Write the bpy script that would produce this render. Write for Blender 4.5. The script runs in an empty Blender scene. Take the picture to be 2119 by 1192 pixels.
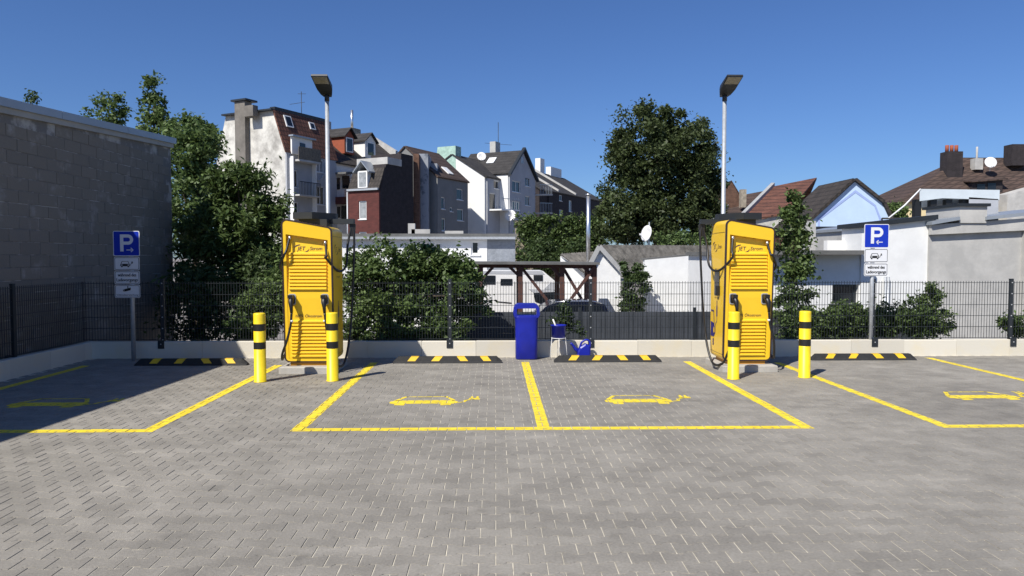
import bpy, math, random
import numpy as np
from mathutils import Vector, Matrix
R = math.radians
random.seed(7); rng = np.random.default_rng(11)
scene = bpy.context.scene
col = scene.collection
# ------------------------------------------------------------------ camera
CAM = Vector((0, 0, 1.8)); F = 1500.0; CX, CY = 1059.5, 596.0
YAW, PITCH = math.atan(34.5/F), math.atan(66/F)
cd = bpy.data.cameras.new('camera'); cam = bpy.data.objects.new('camera', cd); col.objects.link(cam)
cam.location = CAM; cam.rotation_euler = (R(90)-PITCH, 0, -YAW)
cd.sensor_width = 36; cd.lens = 36*F/2119; cd.clip_end = 2000; cd.clip_start = .1
scene.camera = cam
# ------------------------------------------------------------------ world, sun, exposure
SX, SY = .59, .74                       # shadow offset per metre of height
w = bpy.data.worlds.new('World'); scene.world = w; w.use_nodes = True
nt = w.node_tree; nt.nodes.clear()
sky = nt.nodes.new('ShaderNodeTexSky'); sky.sky_type = 'NISHITA'; sky.sun_disc = False
sky.sun_elevation = math.atan(1/math.hypot(SX, SY)); sky.sun_rotation = math.atan2(-SX, -SY)
sky.altitude = 100; sky.air_density = 1.0; sky.dust_density = .35; sky.ozone_density = 2.6
bg = nt.nodes.new('ShaderNodeBackground'); bg.inputs[1].default_value = .088
wo = nt.nodes.new('ShaderNodeOutputWorld')
wb_ = nt.nodes.new('ShaderNodeMix'); wb_.data_type = 'RGBA'; wb_.blend_type = 'MULTIPLY'; wb_.inputs[0].default_value = 1; wb_.inputs[7].default_value = (.46, .64, .97, 1)   # white balance of the picture
nt.links.new(sky.outputs[0], wb_.inputs[6]); nt.links.new(wb_.outputs[2], bg.inputs[0]); nt.links.new(bg.outputs[0], wo.inputs[0])
sl = bpy.data.lights.new('sun', 'SUN'); sl.energy = 4.8; sl.angle = R(.53); sl.color = (1, .955, .88)
so = bpy.data.objects.new('sun', sl); col.objects.link(so)
so.rotation_euler = Vector((SX, SY, -1)).to_track_quat('-Z', 'Y').to_euler()
vs = scene.view_settings; vs.view_transform = 'Standard'; vs.look = 'None'; vs.exposure = 0.29; vs.gamma = 1
vs.use_curve_mapping = False
# ------------------------------------------------------------------ pixel helpers
CR = Matrix.Rotation(-YAW, 3, 'Z') @ Matrix.Rotation(R(90)-PITCH, 3, 'X')
def ray(u, v):
    d = CR @ Vector((u-CX, -(v-CY), -F)); return d.normalized()
def atY(u, v, Y):
    d = ray(u, v); return CAM + d*((Y-CAM.y)/d.y)
def atZ(u, v, z=0.0):
    d = ray(u, v); return CAM + d*((z-CAM.z)/d.z)
class Plane:                                   # vertical plane through p along horizontal direction dr
    def __init__(s, p, dr):
        s.p = Vector(p); s.d = Vector((dr[0], dr[1], 0)).normalized(); s.n = Vector((s.d.y, -s.d.x, 0))
    def hit(s, u, v):
        r = ray(u, v); return CAM + r*((s.p-CAM).dot(s.n)/r.dot(s.n))
    def sz(s, u, v):
        h = s.hit(u, v); return ((h-s.p).dot(s.d), h.z)
    def at(s, a, z, o=0.0):                    # o: out along n
        q = s.p + s.d*a + s.n*o; return Vector((q.x, q.y, z))
# ------------------------------------------------------------------ object helpers
def tag(o, label=None, cat=None, group=None, kind=None):
    if label: o['label'] = label
    if cat: o['category'] = cat
    if group: o['group'] = group
    if kind: o['kind'] = kind
    return o
def empty(name, loc=(0, 0, 0), rz=0, label=None, cat=None, group=None):
    o = bpy.data.objects.new(name, None); col.objects.link(o); o.location = loc; o.rotation_euler = (0, 0, rz)
    o.empty_display_size = .2
    return tag(o, label, cat, group)
def link(name, me, parent=None):
    o = bpy.data.objects.new(name, me); col.objects.link(o)
    if parent: o.parent = parent
    return o
def copy_tree(o, parent=None):
    c = o.copy(); col.objects.link(c); c.parent = parent
    for ch in list(o.children): copy_tree(ch, c)
    return c
class MB:
    def __init__(s): s.V = []; s.F = []; s.M = []; s.mi = 0; s.S = []; s.sm = False
    def add(s, vs, fs):
        b = len(s.V); s.V += [tuple(v) for v in vs]
        for f in fs: s.F.append([b+i for i in f]); s.M.append(s.mi); s.S.append(s.sm)
        return s
    def box(s, c, d, rz=0, M=None):
        x, y, z = d[0]/2, d[1]/2, d[2]/2
        vs = [Vector((i*x, j*y, k*z)) for k in (-1, 1) for j in (-1, 1) for i in (-1, 1)]
        if rz: vs = [Matrix.Rotation(rz, 3, 'Z') @ v for v in vs]
        if M: vs = [M @ v for v in vs]
        vs = [v+Vector(c) for v in vs]
        return s.add(vs, [(0, 2, 3, 1), (4, 5, 7, 6), (0, 1, 5, 4), (2, 6, 7, 3), (0, 4, 6, 2), (1, 3, 7, 5)])
    def b2(s, lo, hi): return s.box([(a+b)/2 for a, b in zip(lo, hi)], [abs(b-a) for a, b in zip(lo, hi)])
    def prism(s, pts, vec):                    # polygon (world pts) extruded by vec
        n = len(pts); v = Vector(vec); P = [Vector(p) for p in pts]
        nr = Vector((0, 0, 0))
        for i in range(n): nr += P[i].cross(P[(i+1) % n])
        if nr.dot(v) > 0: P.reverse()
        Q = [p+v for p in P]
        fs = [list(range(n)), list(range(2*n-1, n-1, -1))] + [(i, i+n, (i+1) % n+n, (i+1) % n) for i in range(n)]
        return s.add(P+Q, fs)
    def poly(s, pts): return s.add(pts, [list(range(len(pts)))])
    def beam(s, a, b, w, h, up=(0, 0, 1)):
        a, b = Vector(a), Vector(b); d = (b-a).normalized(); u = Vector(up)
        if abs(d.dot(u)) > .98: u = Vector((0, 1, 0))
        x = d.cross(u).normalized(); y = x.cross(d)
        vs = [p+x*i*w/2+y*j*h/2 for p in (a, b) for i, j in ((-1, -1), (1, -1), (1, 1), (-1, 1))]
        return s.add(vs, [(0, 3, 2, 1), (4, 5, 6, 7)]+[(i, (i+1) % 4, (i+1) % 4+4, i+4) for i in range(4)])
    def tube(s, path, r, n=8, cap=True):
        P = [Vector(p) for p in path]; rs = r if isinstance(r, (list, tuple)) else [r]*len(P)
        b = len(s.V); ref = None; sm = s.sm; s.sm = n > 4
        for i, p in enumerate(P):
            t = (P[min(i+1, len(P)-1)]-P[max(i-1, 0)]).normalized()
            if ref is None: ref = Vector((1, 0, 0)) if abs(t.x) < .9 else Vector((0, 1, 0))
            x = t.cross(ref).normalized(); ref = x.cross(t)
            s.V += [tuple(p+(x*math.cos(a)+ref*math.sin(a))*rs[i]) for a in [2*math.pi*k/n for k in range(n)]]
        fs = [[b+i*n+k, b+i*n+(k+1) % n, b+(i+1)*n+(k+1) % n, b+(i+1)*n+k] for i in range(len(P)-1) for k in range(n)]
        s.F += fs; s.M += [s.mi]*len(fs); s.S += [s.sm]*len(fs)
        if cap:
            s.F += [[b+k for k in range(n)][::-1], [b+(len(P)-1)*n+k for k in range(n)]]; s.M += [s.mi]*2; s.S += [False]*2
        s.sm = sm; return s
    def loft(s, rings, cap=True, smooth=True):
        b = len(s.V); n = len(rings[0])
        for r in rings: s.V += [tuple(p) for p in r]
        fs = [[b+i*n+k, b+i*n+(k+1) % n, b+(i+1)*n+(k+1) % n, b+(i+1)*n+k] for i in range(len(rings)-1) for k in range(n)]
        s.F += fs; s.M += [s.mi]*len(fs); s.S += [smooth]*len(fs)
        if cap:
            s.F += [[b+k for k in range(n)][::-1], [b+(len(rings)-1)*n+k for k in range(n)]]; s.M += [s.mi]*2; s.S += [False]*2
        return s
    def build(s, name, mats, parent=None, loc=None):
        me = bpy.data.meshes.new(name); me.from_pydata(s.V, [], s.F)
        for m in (mats if isinstance(mats, (list, tuple)) else [mats]): me.materials.append(m)
        me.polygons.foreach_set('material_index', s.M); me.polygons.foreach_set('use_smooth', s.S)
        me.update(); o = link(name, me, parent)
        if loc: o.location = loc
        return o
def spline(pts, n=10):                          # catmull-rom
    P = [Vector(p) for p in pts]; P = [P[0]*2-P[1]]+P+[P[-1]*2-P[-2]]; out = []
    for i in range(1, len(P)-2):
        for k in range(n):
            t = k/n; a, b, c, d = P[i-1:i+3]
            out.append(.5*((2*b)+(c-a)*t+(2*a-5*b+4*c-d)*t*t+(3*b-a-3*c+d)*t**3))
    return out+[P[-2]]
def rrect(w, h, r, n=4, x0=0, z0=0):
    o = []
    for cx, cz, a0 in ((w/2-r, h/2-r, 0), (-w/2+r, h/2-r, 90), (-w/2+r, -h/2+r, 180), (w/2-r, -h/2+r, 270)):
        for k in range(n+1):
            a = R(a0+90*k/n); o.append((x0+cx+r*math.cos(a), z0+cz+r*math.sin(a)))
    return o
def text2d(s, size):
    cu = bpy.data.curves.new('t', 'FONT'); cu.body = s; cu.size = size; cu.align_x = 'CENTER'; cu.align_y = 'CENTER'
    cu.resolution_u = 3
    o = bpy.data.objects.new('t', cu); col.objects.link(o)
    dg = bpy.context.evaluated_depsgraph_get(); me = bpy.data.meshes.new_from_object(o.evaluated_get(dg))
    vs = [(v.co.x, v.co.y) for v in me.vertices]; fs = [list(p.vertices) for p in me.polygons]
    bpy.data.objects.remove(o); bpy.data.curves.remove(cu); bpy.data.meshes.remove(me)
    return vs, fs
def put2d(mb, vs, fs, org, ax, ay):
    org, ax, ay = Vector(org), Vector(ax), Vector(ay)
    return mb.add([org+ax*x+ay*y for x, y in vs], fs)
# ------------------------------------------------------------------ materials
MATS = {}
def mat(name, c, rough=.7, var=.12, scale=6.0, bump=0.0, bscale=40.0, metal=0.0, spec=.5, c2=None, thr=(.35, .65), island=0.0, coat=0.0):
    m = bpy.data.materials.new(name); m.use_nodes = True; MATS[name] = m
    N = m.node_tree.nodes; L = m.node_tree.links; p = N['Principled BSDF']
    p.inputs['Roughness'].default_value = rough; p.inputs['Metallic'].default_value = metal
    p.inputs['Specular IOR Level'].default_value = spec; p.inputs['Coat Weight'].default_value = coat
    g = N.new('ShaderNodeNewGeometry')
    nz = N.new('ShaderNodeTexNoise'); nz.inputs['Scale'].default_value = scale; nz.inputs['Detail'].default_value = 6
    nz.inputs['Roughness'].default_value = .65
    L.new(g.outputs['Position'], nz.inputs['Vector'])
    mr = N.new('ShaderNodeMapRange'); mr.inputs[1].default_value, mr.inputs[2].default_value = thr
    L.new(nz.outputs[0], mr.inputs[0])
    mx = N.new('ShaderNodeMix'); mx.data_type = 'RGBA'
    a = [x*(1-var) for x in c]; b = c2 if c2 else [min(1, x*(1+var)) for x in c]
    mx.inputs[6].default_value = (*a, 1); mx.inputs[7].default_value = (*b, 1)
    L.new(mr.outputs[0], mx.inputs[0]); out = mx.outputs[2]
    if island:
        oi = N.new('ShaderNodeObjectInfo'); ad = N.new('ShaderNodeMath'); ad.operation = 'ADD'
        fr = N.new('ShaderNodeMath'); fr.operation = 'FRACT'
        L.new(g.outputs['Random Per Island'], ad.inputs[0]); L.new(oi.outputs['Random'], ad.inputs[1]); L.new(ad.outputs[0], fr.inputs[0])
        m2 = N.new('ShaderNodeMapRange'); m2.inputs[3].default_value = 1-island; m2.inputs[4].default_value = 1+island
        L.new(fr.outputs[0], m2.inputs[0])
        hs = N.new('ShaderNodeHueSaturation'); L.new(m2.outputs[0], hs.inputs['Value']); L.new(out, hs.inputs['Color']); out = hs.outputs[0]
    L.new(out, p.inputs['Base Color'])
    if bump:
        n2 = N.new('ShaderNodeTexNoise'); n2.inputs['Scale'].default_value = bscale; n2.inputs['Detail'].default_value = 4
        L.new(g.outputs['Position'], n2.inputs['Vector'])
        bp = N.new('ShaderNodeBump'); bp.inputs['Strength'].default_value = bump; bp.inputs['Distance'].default_value = .02
        L.new(n2.outputs[0], bp.inputs['Height']); L.new(bp.outputs[0], p.inputs['Normal'])
    return m
def leafmat(name, c, c2, trans=.35):
    m = mat(name, c, .55, c2=c2, scale=1.3, thr=(.3, .7), island=.38, spec=.35)
    N = m.node_tree.nodes; L = m.node_tree.links; p = N['Principled BSDF']
    t = N.new('ShaderNodeBsdfTranslucent'); mx = N.new('ShaderNodeMixShader'); mx.inputs[0].default_value = trans
    src = p.inputs['Base Color'].links[0].from_socket; L.new(src, t.inputs[0])
    L.new(p.outputs[0], mx.inputs[1]); L.new(t.outputs[0], mx.inputs[2]); L.new(mx.outputs[0], N['Material Output'].inputs[0])
    return m
DR = Vector((math.cos(R(62)), math.sin(R(62)), 0)); NR = Vector((DR.y, -DR.x, 0)); GR = -NR
def rows(m, pitch, dark=.6, axis='Z', brick=None, bstr=.5):
    """tile courses (lines at constant height) or bricks over an existing mat()"""
    N = m.node_tree.nodes; L = m.node_tree.links; p = N['Principled BSDF']
    g = N.new('ShaderNodeNewGeometry'); src = p.inputs['Base Color'].links[0].from_socket
    sp = N.new('ShaderNodeSeparateXYZ'); L.new(g.outputs['Position'], sp.inputs[0])
    dt = N.new('ShaderNodeVectorMath'); dt.operation = 'DOT_PRODUCT'; dt.inputs[1].default_value = DR+GR
    L.new(g.outputs['Position'], dt.inputs[0])
    cb = N.new('ShaderNodeCombineXYZ'); L.new(dt.outputs['Value'], cb.inputs[0]); L.new(sp.outputs[2], cb.inputs[1])
    bt = N.new('ShaderNodeTexBrick'); bt.inputs['Scale'].default_value = 1.0
    bw, mo = (brick if brick else (pitch*.9, pitch*.12))
    bt.inputs['Brick Width'].default_value = bw; bt.inputs['Row Height'].default_value = pitch; bt.inputs['Mortar Size'].default_value = mo
    bt.inputs['Color1'].default_value = (1, 1, 1, 1); bt.inputs['Color2'].default_value = (.72, .72, .72, 1); bt.inputs['Mortar'].default_value = (dark, dark, dark, 1)
    L.new(cb.outputs[0], bt.inputs['Vector'])
    mu = N.new('ShaderNodeMix'); mu.data_type = 'RGBA'; mu.blend_type = 'MULTIPLY'; mu.inputs[0].default_value = 1
    L.new(src, mu.inputs[6]); L.new(bt.outputs[0], mu.inputs[7]); L.new(mu.outputs[2], p.inputs['Base Color'])
    bp = N.new('ShaderNodeBump'); bp.inputs['Strength'].default_value = bstr; bp.inputs['Distance'].default_value = .03; bp.invert = True
    L.new(bt.outputs['Fac'], bp.inputs['Height']); L.new(bp.outputs[0], p.inputs['Normal'])
    return m
def weather(m):
    N = m.node_tree.nodes; L = m.node_tree.links; p = N['Principled BSDF']; g = N.new('ShaderNodeNewGeometry'); out = p.inputs['Base Color'].links[0].from_socket
    for sc, lo, hi, a, b, st in ((.42, .35, .68, .84, 1.10, (1, 1, 1)), (55, .3, .7, .88, 1.12, (1, 1, 1)), (1.9, .60, .74, 1.0, 1.22, (.5, 1.6, 1)), (3.1, .64, .72, 1.0, .82, (1, 1, 1))):
        mp = N.new('ShaderNodeVectorMath'); mp.operation = 'MULTIPLY'; mp.inputs[1].default_value = st; L.new(g.outputs['Position'], mp.inputs[0])
        nz = N.new('ShaderNodeTexNoise'); nz.inputs['Scale'].default_value = sc; nz.inputs['Detail'].default_value = 5; L.new(mp.outputs[0], nz.inputs['Vector'])
        mr = N.new('ShaderNodeMapRange'); mr.inputs[1].default_value = lo; mr.inputs[2].default_value = hi; mr.inputs[3].default_value = a; mr.inputs[4].default_value = b; L.new(nz.outputs[0], mr.inputs[0])
        mu = N.new('ShaderNodeMix'); mu.data_type = 'RGBA'; mu.blend_type = 'MULTIPLY'; mu.inputs[0].default_value = 1
        L.new(out, mu.inputs[6]); L.new(mr.outputs[0], mu.inputs[7]); out = mu.outputs[2]
    L.new(out, p.inputs['Base Color']); return m
M = dict(
 paver=weather(mat('paver', (.268, .248, .212), .85, .13, 2.2, .25, 130, island=.09)),
 sand=mat('joint_sand', (.50, .46, .37), .95, .35, 7),
 apron=mat('apron', (.25, .235, .21), .9, .15, 3),
 earth=mat('earth', (.13, .11, .08), .95, .3, 2),
 yard=mat('yard', (.22, .20, .18), .95, .2, 1.5),
 conc=mat('concrete', (.70, .655, .55), .85, .1, 1.6, .15, 60, c2=(.66, .57, .38), thr=(.5, .8), island=.1),
 plinth=mat('plinth_concrete', (.42, .40, .36), .9, .12, 5, .2, 60),
 line=mat('yellow_line', (.88, .67, .04), .6, .12, 9, island=.06),
 charger=mat('charger_yellow', (.88, .555, .026), .38, .03, 2, spec=.4, coat=.15),
 charger_d=mat('charger_orange', (.50, .22, .01), .5, .05, 3),
 trim=mat('trim', (.035, .02, .022), .4, .05, 3),
 cable=mat('cable', (.012, .012, .013), .42, .1, 8),
 steel=mat('bright_metal', (.7, .7, .7), .3, .05, 9, metal=.9),
 galv=mat('galvanised', (.42, .44, .46), .5, .12, 14, metal=.35),
 purple=mat('print_violet', (.05, .02, .05), .5, .05, 5),
 blueprint=mat('print_blue', (.02, .015, .16), .5, .05, 5),
 bol_y=mat('bollard_yellow', (.84, .62, .02), .42, .09, 7, spec=.4),
 black=mat('black_paint', (.012, .012, .012), .5, .1, 5),
 rubber=mat('rubber', (.022, .022, .022), .8, .2, 20, .2, 90),
 patch=mat('rubber_yellow', (.80, .50, .02), .6, .08, 14),
 anthr=mat('anthracite_steel', (.018, .022, .026), .5, .1, 8),
 bolt=mat('bolt', (.7, .7, .68), .35, .05, 9, metal=.6),
 blue=mat('blue_plastic', (.010, .018, .30), .38, .1, 4, spec=.4),
 white=mat('white_paint', (.78, .78, .76), .6, .06, 2),
 whitep=mat('white_plastic', (.75, .74, .72), .45, .04, 4),
 signblue=mat('sign_blue', (.004, .03, .42), .4, .03, 4),
 signwhite=mat('sign_white', (.72, .73, .75), .45, .03, 4),
 blackprint=mat('print_black', (.01, .01, .01), .5, .05, 5),
 lampdark=mat('lamp_housing', (.02, .021, .023), .5, .1, 9),
 lens=mat('lamp_lens', (.30, .27, .20), .25, .15, 30),
 block=mat('grey_block', (.25, .226, .192), .92, .18, 2.6, .3, 30, c2=(.32, .31, .29), thr=(.56, .74), island=.07),
 mortar=mat('mortar', (.22, .21, .20), .95, .2, 2.5, .3, 40, c2=(.42, .41, .39), thr=(.48, .62)),
 fascia=mat('zinc_fascia', (.33, .36, .39), .4, .06, 2, metal=.3),
 soffit=mat('soffit', (.36, .36, .35), .8, .1, 2),
 plaster_old=mat('weathered_plaster', (.42, .40, .36), .9, .25, .8, .15, 12, c2=(.66, .64, .58), thr=(.35, .6)),
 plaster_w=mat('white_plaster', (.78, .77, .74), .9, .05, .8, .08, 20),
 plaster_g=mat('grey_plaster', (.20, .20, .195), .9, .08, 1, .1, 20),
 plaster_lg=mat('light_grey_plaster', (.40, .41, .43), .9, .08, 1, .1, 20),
 plaster_b=mat('light_blue_plaster', (.50, .64, .84), .9, .04, 1),
 plaster_b2=mat('blue_band', (.33, .42, .70), .9, .04, 1),
 plaster_y=mat('yellow_plaster', (.74, .60, .34), .9, .06, 1),
 render=mat('grey_render', (.46, .45, .425), .92, .13, 1.3, .12, 25, c2=(.55, .535, .50), thr=(.4, .7)),
 rough_g=mat('rough_grey_plaster', (.26, .28, .31), .95, .15, 4, .9, 9),
 stain=mat('stained_wall', (.42, .45, .50), .95, .3, 1.2, .2, 20, c2=(.14, .16, .19), thr=(.55, .62)),
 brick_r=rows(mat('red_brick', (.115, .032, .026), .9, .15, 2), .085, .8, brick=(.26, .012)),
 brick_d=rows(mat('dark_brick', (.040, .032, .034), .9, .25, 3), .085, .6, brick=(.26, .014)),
 brick_b=rows(mat('brown_brick', (.16, .085, .055), .9, .3, 3), .085, .7, brick=(.26, .014)),
 roof_r=rows(mat('red_tiles', (.175, .072, .046), .85, .25, 1.2), .34, .35),
 roof_d=rows(mat('dark_tiles', (.055, .045, .038), .85, .25, 1.2), .34, .45),
 roof_b=rows(mat('brown_tiles', (.090, .058, .045), .85, .22, 1.2), .34, .45),
 roof_g=rows(mat('grey_tiles', (.050, .046, .044), .85, .25, 1.5), .30, .5),
 bitumen=mat('bitumen', (.13, .13, .125), .95, .2, 2, .3, 20),
 corr=mat('fibre_cement', (.15, .14, .125), .95, .45, 4, .3, 30),
 slatew=mat('grey_strip', (.050, .056, .066), .6, .12, 3, island=.12),
 wood=mat('brown_wood', (.085, .035, .024), .7, .2, 6),
 wood_g=mat('grey_wood', (.17, .145, .11), .85, .3, 8),
 redwood=mat('red_dormer', (.30, .075, .035), .8, .1, 5),
 glass=mat('window_glass', (.012, .015, .02), .08, .3, .6, spec=.6),
 curtain=mat('curtained_glass', (.30, .31, .31), .15, .3, 3, spec=.6),
 carpaint=mat('dark_blue_paint', (.008, .011, .025), .2, .05, 3, coat=.5),
 tyre=mat('tyre', (.015, .015, .015), .85, .1, 9),
 bark=mat('bark', (.075, .058, .042), .95, .3, 8, .5, 25),
 leaf_a=leafmat('leaf_mid', (.088, .142, .042), (.145, .205, .065)),
 leaf_b=leafmat('leaf_dark', (.050, .085, .028), (.085, .125, .042)),
 leaf_c=leafmat('leaf_bright', (.072, .118, .034), (.135, .19, .06)),
 leaf_t=leafmat('leaf_maple', (.052, .076, .027), (.096, .124, .044)),
 chim=mat('sooty_render', (.17, .155, .135), .92, .2, 1.5, .2, 25),
 pale=mat('pale_panel', (.56, .61, .63), .7, .06, 2),
 copper=mat('verdigris', (.36, .52, .44), .85, .2, 3),
 stone=mat('rubble', (.30, .26, .20), .95, .35, 4, .5, 10),
 pink=mat('balcony_panel', (.45, .33, .29), .8, .12, 5),
)
# ================================================================== SETTING: ground, lot, pavers
WY = 12.86; WXL = -7.10                        # inner faces of the low walls
YARD = -1.5
g = MB(); g.poly([(-600, -600, YARD), (600, -600, YARD), (600, 900, YARD), (-600, 900, YARD)])
tag(g.build('ground', M['yard']), kind='structure')
lot = MB(); lot.b2((-7.3, -30, YARD), (16, WY+.16, -.0042))
lot_o = tag(lot.build('pavement', M['sand']), kind='structure')
ap = MB()                                       # plain paving where no single stones are built (behind and beside the view)
ap.b2((-7.1, -29.9, -.006), (15.9, 2.95, -.001))
tag(ap.build('paved_apron', M['apron']), kind='structure')
bed = MB(); bed.b2((-7.3, WY+.17, YARD), (16, 15.2, -.1))
tag(bed.build('planting_bed', M['earth']), kind='structure')
OUT = [(-.1, -.0825), (-.062, -.0825), (-.038, -.055), (.038, -.055), (.062, -.0825), (.1, -.0825),
       (.1, .0825), (.062, .0825), (.038, .055), (-.038, .055), (-.062, .0825), (-.1, .0825)]
def inset(s): return [(x-math.copysign(s, x), y-math.copysign(s, y)) for x, y in OUT]
TOP, LOW = inset(.0048), inset(.0022)
def paver_geo(x, y, z): return [(x+a, y+b, z) for a, b in TOP]+[(x+a, y+b, z-.0085) for a, b in LOW]
PF = [list(range(12))]+[(i, i+12, (i+1) % 12+12, (i+1) % 12) for i in range(12)]
PF = [PF[0]]+[f[::-1] for f in PF[1:]]
pav = []; PITCH_Y = .1375
r = 0; y = 3.0
while y < WY-.07:
    x = -7.0+(.1 if r % 2 else 0)
    while x < 12.5:
        if -.80*y-1.8 < x < .80*y+1.8: pav.append((x, y, random.gauss(0, .0007)))
        x += .2
    y += PITCH_Y; r += 1
def in_view(x, y):
    q = CR.transposed() @ (Vector((x, y, 0))-CAM)
    u = CX+F*q.x/-q.z; v = CY-F*q.y/-q.z
    return 5 < u < 2114 and v < 1186
near = sorted([p for p in pav if in_view(p[0], p[1])], key=lambda p: p[1])[:300]
ns = set(near)
pm = bpy.data.meshes.new('paver'); pm.from_pydata(paver_geo(0, 0, 0), [], PF); pm.materials.append(M['paver'])
for p in near:
    o = link('paver', pm, lot_o); o.location = p
V = []; Fc = []
for p in pav:
    if p in ns: continue
    b = len(V); V += paver_geo(*p); Fc += [[b+i for i in f] for f in PF]
me = bpy.data.meshes.new('pavers'); me.from_pydata(V, [], Fc); me.materials.append(M['paver'])
tag(link('paver_field', me, lot_o), kind='stuff')
# ---- painted markings, clipped stone by stone so the joints stay open
def clip(poly, conv):
    n = len(conv); ar = sum(conv[i][0]*conv[(i+1) % n][1]-conv[(i+1) % n][0]*conv[i][1] for i in range(n))
    if ar < 0: conv = conv[::-1]
    for i in range(n):
        (ax, ay), (bx, by) = conv[i], conv[(i+1) % n]; out = []
        sd = lambda p: (bx-ax)*(p[1]-ay)-(by-ay)*(p[0]-ax)
        for j in range(len(poly)):
            p, q = poly[j-1], poly[j]; sp, sq = sd(p), sd(q)
            if (sp >= 0) != (sq >= 0):
                t = sp/(sp-sq); out.append((p[0]+(q[0]-p[0])*t, p[1]+(q[1]-p[1])*t))
            if sq >= 0: out.append(q)
        poly = out
        if len(poly) < 3: return None
    return poly
def marking(name, polys, label, cat, group=None, wob=.003):
    mb = MB()
    for conv in polys:
        xs = [c[0] for c in conv]; ys = [c[1] for c in conv]
        for (x, y, z) in pav:
            if x < min(xs)-.12 or x > max(xs)+.12 or y < min(ys)-.1 or y > max(ys)+.1: continue
            j = random.uniform(-wob, wob); k = random.uniform(-wob, wob)
            c = clip([(x+a, y+b) for a, b in TOP], [(a+j, b+k) for a, b in conv])
            if c: mb.poly([(a, b, z+.0016) for a, b in c])
    return tag(mb.build(name, M['line']), label, cat, group)
FY = atZ(1100, 887).y; LW = .13; h = LW/2; EY = 12.25
def vline(x, y0, y1): return [(x-h, y0), (x+h, y0), (x+h, y1), (x-h, y1)]
def hline(x0, x1): return [(x0, FY-h), (x1, FY-h), (x1, FY+h), (x0, FY+h)]
XL, XC, XR = -2.05, .505, 3.27; XI, XJ = -3.58, 4.76; XA, XZ = -6.72, 7.66
marking('parking_line', [vline(XC, FY+h, EY)], 'yellow painted line dividing the two middle bays at the blue bin', 'road marking', 'yellow bay lines')
marking('parking_line', [hline(XL-h, XR+h)], 'yellow painted line closing the front of the two middle bays', 'road marking', 'yellow bay lines')
marking('parking_line', [vline(XL, FY+h, EY)], 'yellow painted line past the right bollard of the charger by the leafy bush', 'road marking', 'yellow bay lines')
marking('parking_line', [vline(XR, FY+h, EY)], 'yellow painted line left of the charger beside the slender tree', 'road marking', 'yellow bay lines')
marking('parking_line', [hline(-8, XI+h), vline(XI, FY+h, 12.0)], 'yellow painted angle line of the shaded bay by the grey wall', 'road marking', 'yellow bay lines')
marking('parking_line', [vline(XA, 8.0, 12.0)], 'yellow painted line in shade along the low wall under the grey building', 'road marking', 'yellow bay lines')
marking('parking_line', [hline(XJ-h, 11.5), vline(XJ, FY+h, 12.1)], 'yellow painted angle line running past the lone bollard right of a charger', 'road marking', 'yellow bay lines')
marking('parking_line', [vline(XZ, 8.2, 12.6)], 'yellow painted line at the far side of the bay with three sign plates', 'road marking', 'yellow bay lines')
def strip(a, b, t):
    dx, dy = b[0]-a[0], b[1]-a[1]; l = math.hypot(dx, dy); nx, ny = -dy/l*t/2, dx/l*t/2
    return [(a[0]+nx, a[1]+ny), (b[0]+nx, b[1]+ny), (b[0]-nx, b[1]-ny), (a[0]-nx, a[1]-ny)]
def car_polys():                                # unit pictogram: car front with plug
    P = [[(.09, 0), (.24, 0), (.24, .16), (.09, .16)], [(.74, 0), (.89, 0), (.89, .16), (.74, .16)],
         [(0, .24), (.06, .17), (.93, .17), (.98, .24), (.98, .42), (.9, .55), (.1, .55), (0, .42)]]
    P += [strip((.06, .5), (.2, .97), .06), strip((.19, .95), (.79, .95), .06), strip((.78, .97), (.93, .5), .06)]
    P += [strip((.97, .3), (1.06, .34), .05), strip((1.06, .32), (1.1, .56), .05), strip((1.1, .54), (1.2, .66), .05)]
    P += [[(1.14, .62), (1.3, .62), (1.3, .8), (1.14, .8)], strip((1.18, .8), (1.18, .98), .035), strip((1.26, .8), (1.26, .98), .035)]
    return P
def floor_car(x0, x1, yc, dep, label, flip=False):
    s = x1-x0
    ps = [[((x0+a*s), yc-dep/2+b*dep) for a, b in P] for P in car_polys()]
    marking('car_symbol', ps, label, 'road marking', 'painted car symbols', .004)
floor_car(-1.30, -.45, 8.98, .56, 'yellow painted car and plug symbol in the bay left of the dividing line')
floor_car(1.36, 2.22, 9.0, .56, 'yellow painted car and plug symbol in the bay right of the dividing line')
floor_car(-5.9, -4.95, 8.95, .56, 'yellow painted car and plug symbol lying in the shadow')
floor_car(5.78, 6.7, 9.15, .56, 'yellow painted car and plug symbol in the bay before the three-plate sign')
# ================================================================== low walls
def low_wall(name, a, b, label, h=.29, step=.965, th=.14):
    a, b = Vector(a), Vector(b); d = (b-a).normalized(); n = Vector((-d.y, d.x, 0)); L = (b-a).length
    root = empty(name, a, 0, label, 'wall')
    s = 0; k = 0
    while s < L-.02:
        e = min(L, s+step)-.004; hh = h+random.uniform(-.004, .004); o = random.uniform(0, .005)
        P = [a+d*s-n*o, a+d*e-n*o, a+d*e+n*th, a+d*s+n*th]
        mb = MB(); c = .008
        q = [p-a for p in P]
        ring = lambda z, i: [Vector((p.x, p.y, z))+(d if k2 in (0, 3) else -d)*i+(n if k2 < 2 else -n)*i for k2, p in enumerate(q)]
        mb.loft([ring(-.05, 0), ring(hh-c, 0), ring(hh, c)], smooth=False)
        mb.build('wall_block', M['conc'], root)
        s += step; k += 1
    return root
low_wall('retaining_wall', (WXL, WY, 0), (15.0, WY, 0), 'low pale concrete block wall under the rear mesh fence')
low_wall('retaining_wall', (WXL-.003, 3.0, 0), (WXL-.003, WY+.14, 0), 'low concrete block wall in shade along the grey building')
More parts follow.
